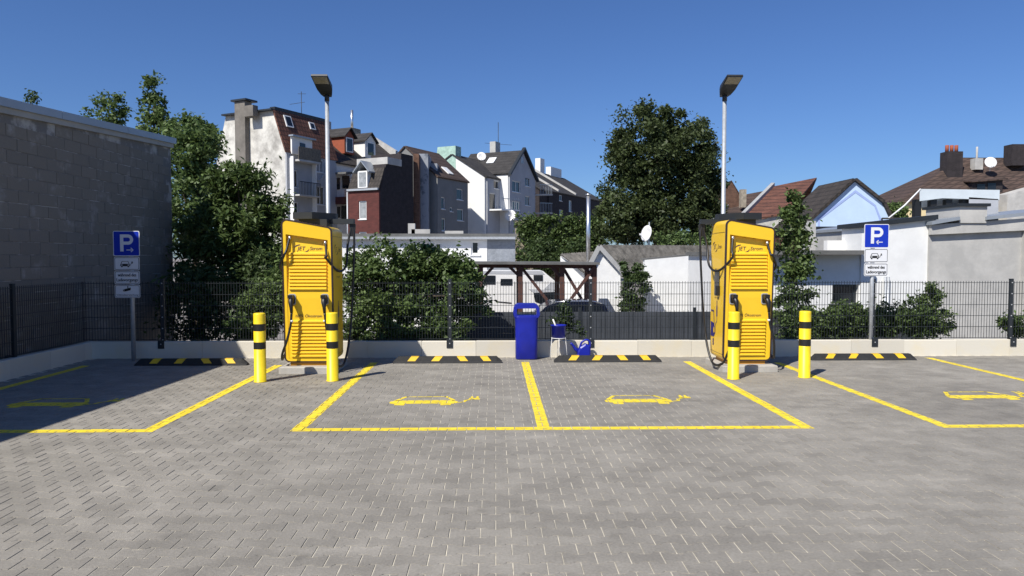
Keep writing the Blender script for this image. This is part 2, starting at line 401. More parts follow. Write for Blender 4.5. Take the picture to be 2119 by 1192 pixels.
# ================================================================== double-rod mesh fence
def fence(name, a, b, posts, label, z0=.31, hgt=1.02):
    a, b = Vector(a), Vector(b); d = (b-a).normalized(); n = Vector((d.y, -d.x, 0)); L = (b-a).length
    root = empty(name, a, 0, label, 'fence')
    for i in range(len(posts)-1):
        s0, s1 = posts[i]+.035, posts[i+1]-.035; mb = MB(); s = s0+.02
        while s < s1:
            mb.beam(d*s+Vector((0, 0, z0)), d*s+Vector((0, 0, z0+hgt+.02)), .0062, .0062, d); s += .05
        for k in range(6):
            for o in (.007, -.007):
                p = n*o+Vector((0, 0, z0+.01+k*.2)); mb.beam(p+d*s0, p+d*s1, .0075, .0075)
        mb.build('mesh_panel', M['anthr'], root)
    for s in posts[1:]:
        mb = MB(); c = d*s
        mb.box(c+Vector((0, 0, .76))-n*.0, (.06, .045, 1.24), math.atan2(d.y, d.x)); 
        mb.box(c+Vector((0, 0, 1.385)), (.066, .05, .012), math.atan2(d.y, d.x))
        po = mb.build('post', M['anthr'], root)
        mb = MB(); mb.box(c+n*.10+Vector((0, 0, .245)), (.11, .012, .15), math.atan2(d.y, d.x)); mb.box(c+n*.05+Vector((0, 0, .305)), (.07, .1, .012), math.atan2(d.y, d.x))
        mb.build('bracket', M['anthr'], po)
        mb = MB()
        for k in range(6): mb.box(c+n*.026+Vector((0, 0, z0+.01+k*.2)), (.018, .012, .018), math.atan2(d.y, d.x))
        mb.box(c+n*.108+Vector((0, 0, .25)), (.018, .008, .018), math.atan2(d.y, d.x))
        mb.build('bolts', M['bolt'], po)
    return root
px = [atY(u, 640, WY+.09).x for u in (337, 634, 931, 1222, 1513, 1806, 2091)]
px = [px[0]-1.45]+px+[px[-1]+2.4, px[-1]+4.8]
fence('mesh_fence', (px[0], WY+.09, 0), (20, WY+.09, 0), [p-px[0] for p in px], 'long anthracite wire mesh fence on the pale rear wall')
fy = [WY+.06, 10.95, 8.5, 6.0]
fence('mesh_fence', (WXL-.09, WY+.06, 0), (WXL-.09, 4, 0), [fy[0]-y for y in fy], 'wire mesh fence in shade beside the grey block building')
# ================================================================== EV chargers
def outline(r=.085, ins=0.0):
    zl, zr, z0, hw = 2.215-ins, 2.105-ins, ins, .385-ins
    o = []; r = max(.02, r-ins)
    for cx, cz, a0 in ((hw-r, zr-r, 0), (-hw+r, zl-r, 90), (-hw+r, z0+r, 180), (hw-r, z0+r, 270)):
        for k in range(6): a = R(a0+90*k/5); o.append((cx+r*math.cos(a), cz+r*math.sin(a)))
    return o
def yf(z): return .045-.10*z/2.2
def make_charger(loc, side, label):              # side: +1 cable arm on the right, -1 on the left
    root = empty('ev_charger', loc, 0, label, 'charger', 'yellow charging columns')
    Z0 = .15
    up = lambda L, y=None, dy=0: [Vector((x, (yf(z) if y is None else y)+dy, z+Z0)) for x, z in L]
    O, I = outline(), outline(ins=.022)
    mb = MB(); mb.loft([up(O, dy=.03), up(O, .40), up(outline(ins=.006), .72)], cap=False); mb.poly(up(outline(ins=.006), .72)); mb.build('body', M['charger'], root)
    mb = MB(); mb.loft([up(I, dy=-.004), up(O, dy=-.004), up(O, dy=.031)], cap=False, smooth=False); mb.build('edge_trim', M['trim'], root)
    # front: frame flush with the trim, inner panel leaning back towards the top niche
    HX, T, B = .318, 1.985, .06
    sl = -.11/.77
    top = lambda x: T+sl*(x+HX)+.0
    inner = [(HX, top(HX)), (-HX, top(-HX)), (-HX, B), (HX, B)]
    mb = MB(); Pn = lambda x, z: Vector((x, yf(z)+.006+.085*max(0, (z-1.0)/(T-1.0))**1.2, z+Z0))
    zs = [B, .5, 1.0, 1.25, 1.5, 1.7, 1.85, None]
    rows_ = [[Pn(-HX, (top(-HX) if z is None else z)), Pn(HX, (top(HX) if z is None else z))] for z in zs]
    for a, b in zip(rows_, rows_[1:]): mb.poly([a[0], a[1], b[1], b[0]])
    for a, b in zip(rows_, rows_[1:]):           # cheeks of the recess
        for k, sgn in ((0, 1), (1, -1)):
            f = lambda p: Vector((p.x, yf(p.z-Z0), p.z)); q = [a[k], b[k], f(b[k]), f(a[k])]
            mb.poly(q if sgn > 0 else q[::-1])
    e = rows_[-1]; fr = [Vector((p.x, yf(p.z-Z0), p.z)) for p in e]
    mb.poly([e[0], e[1], fr[1], fr[0]])
    # frame ring between trim inset outline and inner opening
    n = len(I); ring = up(I)
    ip = [Vector((x, yf(z), z+Z0)) for x, z in inner]
    q = 6
    for c in range(4):
        seg = ring[c*q:(c+1)*q]
        for k in range(q-1): mb.poly([ip[c], seg[k], seg[k+1]])
        nx = ring[((c+1)*q) % n]; mb.poly([ip[c], seg[-1], nx, ip[(c+1) % 4]])
    pan = mb.build('front_panel', M['charger'], root)
    sm = MB(); sm.prism([(-.285, 0, .0), (-.285, -.032, .010), (-.285, -.028, .034), (-.285, 0, .047)], (.57, 0, 0))
    sme = None
    for z0, cnt in ((1.13, 11), (.085, 11)):
        for k in range(cnt):
            z = z0+k*.0535
            if sme is None: lo = sm.build('louvre_slat', M['charger'], root); sme = lo.data
            else: lo = link('louvre_slat', sme, root)
            p = Pn(0, z); lo.location = p; lo.scale.x = 1 if z > 1 else .96
    mb = MB()
    for x, z in ((-.07, 2.0), (0, 1.985), (.08, 1.975)):
        zz = top(x)-.004; mb.tube([(x, yf(T)+.045, zz+Z0), (x, yf(T)+.045, zz+Z0-.006)], .022 if x else .012, 10)
    mb.build('niche_lamps', M['charger_d'], root)
    # foot and plinth
    mb = MB(); mb.b2((-.30, .07, .098), (.30, .66, .152)); mb.build('foot', M['charger_d'], root)
    mb = MB(); c = .012
    rg = lambda z, i: [(-.43+i, -.12+i, z), (.43-i, -.12+i, z), (.43-i, .80-i, z), (-.43+i, .80-i, z)]
    mb.loft([rg(-.01, 0), rg(.1-c, 0), rg(.1, c)], smooth=False); mb.build('plinth', M['plinth'], root)
    # lettering
    def front_text(s, size, x, z, shear=.25, name='lettering'):
        vs, fs = text2d(s, size); vs = [(a+shear*b, b) for a, b in vs]; mb = MB()
        p = Pn(x, z); tl = (Pn(x, z+.1)-Pn(x, z-.1)).normalized()
        put2d(mb, vs, fs, p+Vector((0, -.005, 0)), (1, 0, 0), tl); return mb, p, tl
    def swoosh(mb, org, ax, ay, s):
        for sg in (1, -1):
            pts = []
            for k in range(9):
                a = R(100+k*11); pts.append((.115*math.cos(a), .062*math.sin(a), .004+.0045*math.sin(math.pi*k/8)))
            L1 = [(sg*x, sg*(y+t)) for x, y, t in pts]; L2 = [(sg*x, sg*(y-t)) for x, y, t in pts]
            for k in range(8): put2d(mb, [(a*s, b*s) for a, b in (L1[k], L1[k+1], L2[k+1], L2[k])], [(0, 1, 2, 3)], org, ax, ay)
    mb, p, tl = front_text('JET', .085, -.10, 1.765, .22)
    swoosh(mb, p+Vector((0, -.005, 0)), (1, 0, 0), tl, 1.0)
    vs, fs = text2d('Strom', .078); put2d(mb, [(a+.22*b+.225, b) for a, b in vs], fs, p+Vector((0, -.005, 0)), (1, 0, 0), tl)
    mb.build('lettering', M['purple'], root)
    mb, p, tl = front_text('100% Ökostrom', .062, .0, .725, .2); mb.build('lettering', M['purple'], root)
    for sd in (-1, 1):
        mb = MB(); X = sd*.3885; ax = Vector((0, sd, 0)); ay = Vector((0, 0, 1)); yc = .36
        zt = 1.80+Z0-(.05 if sd > 0 else 0)
        P0 = lambda dy, z: Vector((X, yc+sd*dy, z))
        vs, fs = text2d('JET', .105); put2d(mb, [(a*.75+.2*b, b) for a, b in vs], fs, P0(-.13, zt), ax, ay); swoosh(mb, P0(-.13, zt), ax*.85, ay, 1.25)
        vs, fs = text2d('Strom', .095); put2d(mb, [(a*.75+.2*b, b) for a, b in vs], fs, P0(.12, zt), ax, ay)
        vs, fs = text2d('400 kW', .085); put2d(mb, vs, fs, P0(0, 1.42+Z0), ax, ay)
        vs, fs = text2d('100% Ökostrom', .038); put2d(mb, vs, fs, P0(0, (.98 if sd < 0 else 1.32)+Z0), ax, ay)
        mb.build('lettering', M['purple'], root)
        mb = MB()                                # car and plug emblem
        cp = [strip((-.30, .78), (-.16, .78), .022), strip((-.165, .785), (-.13, .58), .022), [(-.31, .60), (-.13, .58), (-.105, .52), (-.105, .40), (-.13, .36), (-.31, .36)],
              [(-.20, .33), (-.15, .33), (-.15, .22), (-.20, .22)], [(-.02, .70), (.035, .70), (.035, .86), (.02, .88), (-.005, .88), (-.02, .86)],
              strip((-.005, .87), (-.005, .96), .012), strip((.02, .87), (.02, .96), .012)]
        pa = [(.008, .70), (.005, .62), (-.05, .58), (-.075, .52), (-.07, .44), (-.10, .40)]
        cp += [strip(pa[k], pa[k+1], .016) for k in range(5)]
        for c in cp: put2d(mb, c, [tuple(range(len(c)))], P0(.0, Z0-.02), ax, ay)
        for a in (0,):
            ci = [(-.135+.028*math.cos(t), .47+.05*math.sin(t)) for t in [k*math.pi/6 for k in range(12)]]
        mb.build('car_emblem', M['blueprint'], root)
        mb = MB(); put2d(mb, ci, [tuple(range(12))], P0(0, Z0-.02)+Vector((sd*.001, 0, 0)), ax, ay); mb.build('emblem_headlight', M['charger'], root)
    mb = MB(); mb.box((-.389, .36, 1.22+Z0), (.008, .26, .40)); sc = mb.build('display', M['glass'], root)
    mb = MB(); mb.box((-.405, .25, 1.10+Z0), (.05, .085, .15)); mb.build('card_reader', M['black'], sc)
    mb = MB(); mb.b2((-.3885, .05, .10+Z0), (-.387, .70, .104+Z0)); mb.b2((-.3885, .0, 2.02+Z0), (-.387, .70, 2.024+Z0)); mb.b2((.387, .05, .10+Z0), (.3885, .70, .104+Z0)); mb.b2((.387, .02, 1.95+Z0), (.3885, .70, 1.954+Z0)); mb.build('seams', M['trim'], root)
    # roof box with cable arm
    mb = MB(); s = side
    mb.prism([(-.30*s, .30, 2.235+Z0), (.02*s, .22, 2.235+Z0), (.30*s, .62, 2.235+Z0), (.30*s, .80, 2.235+Z0), (-.30*s, .80, 2.235+Z0)], (0, 0, .105))
    rb = mb.build('roof_box', M['anthr'], root)
    mb = MB(); mb.b2((-.22*s, .34, 2.10+Z0), (.22*s, .74, 2.235+Z0)); mb.build('roof_box_foot', M['anthr'], rb)
    mb = MB(); mb.b2((.22*s, .56, 2.17+Z0), (.60*s, .68, 2.25+Z0)); mb.build('cable_arm', M['anthr'], root)
    # holsters, plugs, cables
    for k, x in enumerate((-.245, .255)):
        z = .985; p = Pn(x, z)
        mb = MB(); L = rrect(.115, .17, .03); mb.prism([Vector((p.x+a, p.y-.012, p.z+b)) for a, b in L], (0, .014, 0)); ho = mb.build('holster', M['galv'], root)
        mb = MB(); L = rrect(.09, .14, .025); mb.prism([Vector((p.x+a, p.y-.016, p.z+b)) for a, b in L], (0, .006, 0)); mb.build('socket', M['black'], ho)
        mb = MB(); mb.tube([p+Vector((0, .0, .03)), p+Vector((.004, -.07, .02)), p+Vector((.012, -.12, -.04)), p+Vector((.02, -.135, -.12)), p+Vector((.024, -.13, -.20))], [.042, .045, .04, .027, .022], 10)
        mb.box(p+Vector((.0, -.085, .045)), (.075, .09, .05)); pl = mb.build('charging_plug', M['cable'], root)
        mb = MB(); e0 = p+Vector((.024, -.13, -.20)); mb.tube([e0+Vector((0, 0, -.11)), e0+Vector((0, 0, -.14))], .0215, 10); mb.build('cable_label', M['signwhite'], pl)
        tz = top(x*1.08)+Z0-.02; pt = Vector((x*1.08, yf(T)+.04, tz))
        mb = MB(); mb.tube([pt, pt+Vector((0, -.012, -.05))], .024, 10); mb.build('cable_gland', M['steel'], root)
        sx = -1 if k == 0 else 1
        arm = (sx == side)
        if arm:
            A = Vector((.57*s, .62, 2.18+Z0))
            c1 = spline([pt, pt+Vector((sx*.03, -.07, -.22)), Vector((sx*.30, -.09, 1.62+Z0)), Vector((sx*.44, .12, 1.42+Z0)), Vector((sx*.50, .42, 1.50+Z0)), Vector((sx*.50, .58, 1.85+Z0)), A])
            c2 = spline([A, Vector((sx*.60, .60, 1.9+Z0)), Vector((sx*.58, .56, 1.2+Z0)), Vector((sx*.55, .46, .45+Z0)), Vector((sx*.50, .22, .12)), Vector((sx*.42, -.05, .125)), Vector((sx*.37, -.16, .30)), e0+Vector((sx*.05, -.03, -.38)), e0])
        else:
            c1 = spline([pt, pt+Vector((sx*.03, -.07, -.20)), Vector((sx*.33, -.10, 1.66+Z0)), Vector((sx*.43, .02, 1.50+Z0)), Vector((sx*.46, .30, 1.44+Z0)), Vector((sx*.44, .60, 1.75+Z0)), Vector((sx*.36, .74, 2.1+Z0))])
            c2 = spline([Vector((sx*.40, .72, 1.5+Z0)), Vector((sx*.45, .66, .7+Z0)), Vector((sx*.44, .40, .22+Z0)), Vector((sx*.42, .06, .05+Z0)), Vector((sx*.37, -.12, .16+Z0)), e0+Vector((sx*.07, -.02, -.42)), e0+Vector((sx*.02, 0, -.2)), e0])
        for c in (c1, c2): mb = MB(); mb.tube(c, .0185, 8); mb.build('cable', M['cable'], root)
    if True:
        mb = MB(); A = Vector((.57*s, .62, 2.17+Z0)); mb.prism([A+Vector((-.05, -.02, 0)), A+Vector((.05, -.02, 0)), A+Vector((.035, -.02, -.2)), A+Vector((-.035, -.02, -.2))], (0, .05, 0)); mb.build('cable_hanger', M['cable'], root)
    return root
CYF = 11.22
make_charger((atZ(643, 757, .1).x-.02, CYF, 0), 1, 'yellow charging column with bollards either side, leafy bush behind its right flank')
make_charger((atZ(1553, 757, .1).x, CYF, 0), -1, 'yellow charging column with display on its flank, beside the slender tree')
# ================================================================== bollards
def bollard(p, label):
    root = empty('bollard', (p.x, p.y, 0), 0, label, 'bollard', 'yellow bollards')
    mb = MB(); n = 28; prof = [(.0, .002), (.092, .002), (.092, .008), (.083, .012), (.083, .972), (.078, .985), (.06, .99), (0.001, .991)]
    mb.loft([[(r_*math.cos(2*math.pi*k/n), r_*math.sin(2*math.pi*k/n), z) for k in range(n)] for r_, z in prof if r_ > 0]); mb.build('tube', M['bol_y'], root)
    for z0, z1 in ((.735, .835), (.475, .575)):
        mb = MB(); mb.loft([[(.0842*math.cos(2*math.pi*k/n), .0842*math.sin(2*math.pi*k/n), z) for k in range(n)] for z in (z0, z1)], cap=False); mb.build('black_band', M['black'], root)
for (u, v), l in zip(((535, 792), (686, 790), (1521, 786), (1669, 783)),
    ('yellow black-banded bollard between the shaded bay and a charger', 'yellow black-banded bollard overlapping a charger, painted bay corner line to its right',
     'yellow black-banded bollard hiding the left plug of a charger', 'yellow black-banded bollard standing free before the slender tree')):
    p = atZ(u, v); bollard(p+Vector((0, .08, 0)), l)
# ================================================================== wheel stops
def wheel_stop(u0, u1, v, label):
    a, b = atZ(u0, v), atZ(u1, v); cx = (a.x+b.x)/2; y = (a.y+b.y)/2
    root = empty('wheel_stop', (cx, y, 0), 0, label, 'wheel stop', 'rubber wheel stops'); Lh = .915; mb = MB()
    sec = lambda x, k: [(x, 0, .002), (x, .02*k, .035*k+.002), (x, .045, .105*k+.004), (x, .115, .105*k+.004), (x, .14, .035*k+.002), (x, .16, .002)]
    mb.loft([sec(-Lh, .25), sec(-Lh+.09, 1), sec(Lh-.09, 1), sec(Lh, .25)], smooth=False); mb.build('rubber_bar', M['rubber'], root)
    for k, x in enumerate((-.58, -.18, .25, .64)):
        s = .055 if k < 2 else -.055; mb = MB(); w_ = .065
        f = lambda x_, t: Vector((x_+s*(t-.5)*1.1, .0195+.0255*t-.0022, .0345+.0715*t+.0022))
        mb.poly([f(x-w_, 0), f(x+w_, 0), f(x+w_, 1), f(x-w_, 1)])
        tp = lambda x_, y_: Vector((x_+s*.55, y_, .1115)); mb.poly([f(x-w_, 1), f(x+w_, 1), tp(x+w_, .112), tp(x-w_, .112)])
        mb.build('yellow_patch', M['patch'], root)
wheel_stop(275, 512, 757, 'black rubber wheel stop with yellow patches, mostly in building shade')
wheel_stop(812, 1040, 752, 'black rubber wheel stop with yellow patches left of the blue bin')
wheel_stop(1145, 1372, 750, 'black rubber wheel stop with yellow patches before the blue watering can')
wheel_stop(1683, 1896, 746, 'black rubber wheel stop with yellow patches before the three-plate sign')
# ================================================================== bin, bucket, can
p = atZ(1090, 745); root = empty('litter_bin', (p.x, p.y+.17, 0), 0, 'tall blue plastic litter bin with wide oblong opening', 'bin')
def se(w, d, z, n=28, e=5):
    return [(w/2*math.copysign(abs(math.cos(t))**(2/e), math.cos(t)), d/2*math.copysign(abs(math.sin(t))**(2/e), math.sin(t)), z) for t in [2*math.pi*k/n for k in range(n)]]
mb = MB(); mb.loft([se(.36, .30, .003), se(.385, .33, .02), se(.388, .33, .40), se(.392, .33, .62), se(.405, .34, .70), se(.44, .355, .745), se(.44, .355, .752)]); bo = mb.build('bin_body', M['blue'], root)
mb = MB(); ou = rrect(.452, .235, .07, 5, 0, .845); ou = [(x*(1-.10*max(0, (z-.85)/.11)), z+.018*(1-(x/.226)**2)*(z > .85)) for x, z in ou]; inn = rrect(.345, .118, .025, 5, 0, .835)
fr = lambda L, y: [Vector((x, y, z)) for x, z in L]
mb.loft([fr(inn, -.165), fr(ou, -.165), fr([(x*1.02, z) for x, z in ou], -.15), fr([(x*1.02, z) for x, z in ou], .15), fr(ou, .165), fr(inn, .165), fr(inn, -.165)], cap=False, smooth=False); mb.build('hood', M['blue'], root)
mb = MB(); vs, fs = text2d('JET', .07); put2d(mb, [(a+.2*b, b) for a, b in vs], fs, (0, -.1668, .42), (1, 0, 0), (0, 0, 1))
for sg in (1, -1):
    pts = [(sg*.12*math.cos(R(95+k*12)), sg*.06*math.sin(R(95+k*12))) for k in range(9)]
    for a, b in zip(pts, pts[1:]): put2d(mb, strip(a, b, .006), [(0, 1, 2, 3)], (0, -.1668, .42), (1, 0, 0), (0, 0, 1))
mb.build('embossed_emblem', M['blue'], bo)
p = atZ(1155, 742); root = empty('wash_bucket', (p.x, p.y-.05, 0), 0, 'blue bucket on thin wire stand with a white squeegee handle', 'bucket')
mb = MB(); n = 20; ci = lambda r_, z: [(r_*math.cos(2*math.pi*k/n), r_*math.sin(2*math.pi*k/n), z) for k in range(n)]
mb.loft([ci(.115, .37), ci(.128, .58), ci(.140, .585), ci(.140, .60), ci(.126, .60), ci(.112, .39)]); mb.build('bucket', M['blue'], root)
mb = MB(); 
for a in (200, 270, 340, 90): mb.tube([(.125*math.cos(R(a)), .125*math.sin(R(a)), .38), (.165*math.cos(R(a)), .165*math.sin(R(a)), .0)], .005, 6)
mb.tube([(.122*math.cos(R(a)), .122*math.sin(R(a)), .372) for a in range(0, 361, 20)], .006, 6); mb.build('stand', M['whitep'], root)
mb = MB(); mb.tube([(.0, 0, .45), (-.10, -.03, .70)], .014, 8); mb.build('squeegee_handle', M['whitep'], root)
p = atZ(1205, 741); root = empty('watering_can', (p.x, WY-.17, 0), 0, 'blue plastic watering can against the pale low wall', 'watering can')
mb = MB(); L = [(-.10, .0), (.13, .0), (.135, .16), (.12, .23), (.05, .26), (-.05, .20), (-.09, .12)]
rg = lambda y, k: [Vector((.02+(x-.02)*k, y, .003+z*(.5+.5*k))) for x, z in L]
mb.loft([rg(-.085, .8), rg(-.07, 1), rg(.07, 1), rg(.085, .8)], smooth=False); mb.build('can_body', M['blue'], root)
mb = MB(); mb.tube([(-.05, 0, .10), (-.13, 0, .17), (-.19, 0, .255), (-.215, 0, .262)], [.05, .03, .02, .026], 10); mb.build('spout', M['blue'], root)
mb = MB(); mb.tube(spline([(-.045, 0, .20), (-.01, 0, .285), (.07, 0, .325), (.13, 0, .28), (.128, 0, .15)]), .018, 8); mb.build('handle', M['blue'], root)
# ================================================================== traffic signs
def sign_post(u, v, tops, label, arrow, cam_plate):
    b = atZ(u, v); Y = b.y; root = empty('parking_sign', b, 0, label, 'sign', 'parking signs on galvanised posts')
    zt = atY(u, tops[0], Y).z
    mb = MB(); mb.tube([(0, 0, 0), (0, 0, zt-.03)], .036, 14); mb.build('post', M['galv'], root)
    wd = .448; px_ = Y/F; xo = (270-277)*px_ if cam_plate else (1806-1801)*px_
    ax, ay = Vector((1, 0, 0)), Vector((0, 0, 1))
    def plate(z0, z1, wdt, cmat, bmat, bw, r_=.025):
        hh = z1-z0; zc = (z0+z1)/2; mb = MB()
        mb.prism([Vector((xo+a, -.046, zc+b)) for a, b in rrect(wdt, hh, r_)], (0, .004, 0)); o = mb.build('plate', bmat[0], root)
        mb = MB()
        if bmat[1] is None:
            mb.poly([Vector((xo+a, -.0475, zc+b)) for a, b in rrect(wdt-2*bw, hh-2*bw, r_*.7)][::-1]); f = mb.build('plate_face', cmat, o)
        else:
            A = rrect(wdt-.02, hh-.02, r_*.8); B = rrect(wdt-.02-2*bw, hh-.02-2*bw, r_*.6); k = len(A)
            mb.add([Vector((xo+a, -.0475, zc+b)) for a, b in A+B], [(i, i+k, (i+1) % k+k, (i+1) % k)[::-1] for i in range(k)]); f = mb.build('plate_border', bmat[1], o)
        mb = MB(); mb.box((xo, -.02, zc+.06), (.09, .04, .03)); mb.build('clamp', M['galv'], o)
        return o, Vector((xo, -.0495, zc))
    z = [atY(u, t, Y).z for t in tops]
    # blue P plate
    o, c = plate(z[1]+.008, z[0], wd, M['signblue'], (M['signwhite'], None), .012); mb = MB()
    S = .36; st = .058
    def pp(L): mb.poly([c+Vector((a, 0, b)) for a, b in L])
    pp([(-.105, -.135), (-.105+st, -.135), (-.105+st, .155), (-.105, .155)])
    arc = [(.03+(.088)*math.cos(R(a)), .067+.088*math.sin(R(a))) for a in range(-90, 91, 15)]; ar2 = [(.03+.034*math.cos(R(a)), .067+.034*math.sin(R(a))) for a in range(-90, 91, 15)]
    for k in range(len(arc)-1): pp([arc[k], arc[k+1], ar2[k+1], ar2[k]])
    pp([(-.047, .101), (.03, .101), (.03, .155), (-.047, .155)]); pp([(-.047, -.021), (.03, -.021), (.03, .033), (-.047, .033)])
    d = 1 if arrow == 'right' else -1; x0 = .055
    for s_ in (strip((x0-.055, -.11), (x0+.055, -.11), .014), strip((x0+d*.06, -.11), (x0+d*.02, -.075), .014), strip((x0+d*.06, -.11), (x0+d*.02, -.145), .014)): pp(s_)
    mb.build('letter_p_and_arrow', M['signwhite'], o)
    # car and plug plate
    o, c = plate(z[2]+.008, z[1]-.006, .43, M['signwhite'], (M['signwhite'], M['blackprint']), .008); mb = MB()
    for P in car_polys(): mb.poly([c+Vector((-.11+a*.165, 0, -.062+b*.105)) for a, b in P])
    mb.build('car_symbol', M['blackprint'], o)
    mb = MB()
    for x in (.17, .83): mb.poly([c+Vector((-.11+x*.165+.012*math.cos(t), -.001, -.025+.010*math.sin(t))) for t in [k*math.pi/5 for k in range(10)]])
    mb.build('symbol_headlights', M['signwhite'], o)
    # text plate
    o, c = plate(z[3]+.008, z[2]-.006, .43, M['signwhite'], (M['signwhite'], M['blackprint']), .008)
    for t, dz in (('während des', .042), ('Ladevorgangs', -.042)):
        mb = MB(); vs, fs = text2d(t, .078); k = .36/ (max(a for a, _ in vs)-min(a for a, _ in vs)) if t[0] == 'L' else .31/(max(a for a, _ in vs)-min(a for a, _ in vs))
        put2d(mb, [(a*k, b) for a, b in vs], fs, c+Vector((0, 0, dz)), ax, ay)
        put2d(mb, [(a*k+.004, b) for a, b in vs], fs, c+Vector((0, -.0006, dz)), ax, ay)
        mb.build('lettering', M['blackprint'], o)
    if cam_plate:
        o, c = plate(z[4], z[3]-.006, .43, M['signwhite'], (M['signwhite'], M['blackprint']), .008); mb = MB()
        q = lambda L: mb.poly([c+Vector((a, 0, b)) for a, b in L])
        q([(-.05, -.005), (.055, .02), (.06, .065), (-.055, .035)]); q([(-.07, .0), (-.055, .0), (-.06, .03), (-.075, .03)]); q(strip((.01, .05), (.01, .095), .014))
        vs, fs = text2d('Videoüberwachung', .045); k = .37/(max(a for a, _ in vs)-min(a for a, _ in vs)); put2d(mb, [(a*k, b) for a, b in vs], fs, c+Vector((0, 0, -.062)), ax, ay)
        mb.build('camera_symbol', M['blackprint'], o)
sign_post(277, 746, (478, 531, 560, 588.5, 616), 'parking sign with four plates on a post, in shade by the grey wall', 'right', True)
sign_post(1801, 736, (464, 514, 544, 572), 'sunlit parking sign with three plates on a galvanised post', 'left', False)
# ================================================================== light poles
def light_pole(u, label):
    Y = 12.5; p = atY(u, 600, Y); root = empty('light_pole', (p.x, Y, 0), 0, label, 'street lamp', 'lamp posts behind the chargers')
    zt = atY(u, 207, Y).z
    mb = MB(); mb.tube([(0, 0, 0), (0, 0, 1.0), (0, 0, zt)], [.042, .040, .034], 14); mb.build('pole', M['galv'], root)
    mb = MB(); mb.tube([(0, 0, zt-.02), (0, 0, zt+.11)], .041, 12); co = mb.build('collar', M['lampdark'], root)
    T = Matrix.Translation((0, 0, zt+.12)) @ Matrix.Rotation(R(-17), 4, 'X')
    q = lambda L: [T @ Vector(v) for v in L]
    sec = lambda y, w_, a, b: q([(-w_/2, y, a), (w_/2, y, a), (w_/2*.96, y, b), (-w_/2*.96, y, b)])
    mb = MB(); mb.loft([sec(.08, .13, -.035, .05), sec(-.02, .19, -.045, .07), sec(-.16, .255, -.03, .05), sec(-.56, .27, -.012, .018)], smooth=False); hd = mb.build('lamp_head', M['lampdark'], root)
    mb = MB(); mb.prism(q([(-.115, -.34, -.0245), (.115, -.34, -.0245), (.118, -.545, -.0155), (-.118, -.545, -.0155)]), T.to_3x3() @ Vector((0, 0, -.006))); mb.build('lens', M['lens'], hd)
light_pole(681, 'galvanised lamp post behind the charger with a bollard on either side')
light_pole(1494.5, 'galvanised lamp post behind the charger beside the slender tree')
# ================================================================== grey block building (left)
GX = -7.42
Yn = atY(0, 300, 10.83).y; zA = 4.15; zB = 4.50; yA, yB = 10.83, 16.9
zc = lambda y: zA+(zB-zA)*(y-yA)/(yB-yA)
root = empty('grey_block_building', (GX, 10, 0), 0, 'bare grey block building with zinc roof edge, unlit side towards the bays', 'building')
off = Vector((-GX, -10, 0))
mb = MB(); mb.prism([Vector((GX-.012, 10.25, YARD))+off, Vector((GX-.012, yB, YARD))+off, Vector((GX-.012, yB, zc(yB)-.22))+off, Vector((GX-.012, 10.25, zc(10.25)-.22))+off], (-8, 0, 0)); core = mb.build('wall', M['mortar'], root)
bm = MB(); bm.loft([[(0, -.244, -.094), (0, .244, -.094), (0, .244, .094), (0, -.244, .094)], [(.010, -.241, -.091), (.010, .241, -.091), (.010, .241, .091), (.010, -.241, .091)]], smooth=False)
bme = None; k = 0; z = .02
while z < 4.1:
    y = 10.27+(.25 if k % 2 else 0)+.245
    while y < yB-.24:
        if z+.2 < zc(y-.25)-.22:
            if bme is None: bo = bm.build('block', M['block'], core); bme = bo.data
            else: bo = link('block', bme, core)
            bo.location = (-.012+random.uniform(-.006, .001), y-10, z+.1)
        y += .5
    z += .2; k += 1
def cop(a, b, za, zb, x0, x1, m, nm):
    mb = MB(); mb.prism([Vector((x0, a, za(a)))+off, Vector((x0, b, za(b)))+off, Vector((x0, b, zb(b)))+off, Vector((x0, a, zb(a)))+off], (x1-x0, 0, 0)); return mb.build(nm, m, root)
cop(10.25, yB+.02, lambda y: zc(y)-.225, lambda y: zc(y)-.10, GX+.05, GX-8, M['soffit'], 'soffit')
ys = [10.25, 12.55, 14.75, yB+.06]
for a, b in zip(ys, ys[1:]): cop(a+.004, b-.004, lambda y: zc(y)-.13, zc, GX+.10, GX+.04, M['fascia'], 'fascia_sheet')
cop(10.25, yB+.05, lambda y: zc(y)-.10, lambda y: zc(y)-.004, GX+.039, GX-8, M['bitumen'], 'roof')
# unseen taller wing left of the view, height set to shade the left bay
root = empty('grey_block_building', (GX, 0, 0), 0, 'unseen taller wing of the grey block building, sized to throw the shadow over the left bay', 'building'); off = Vector((-GX, 0, 0))
h1 = (4.77-.0); hw = lambda y: 4.45+(y-3.5)*.118
mb = MB(); mb.prism([Vector((0, -9, YARD)), Vector((0, 10.24, YARD)), Vector((0, 10.24, hw(10.24)-.1)), Vector((0, -9, hw(-9)-.1))], (-8, 0, 0)); mb.build('wall', M['block'], root)
cop(-9, 10.24, lambda y: hw(y)-.1, hw, GX+.0, GX-8, M['fascia'], 'roof')
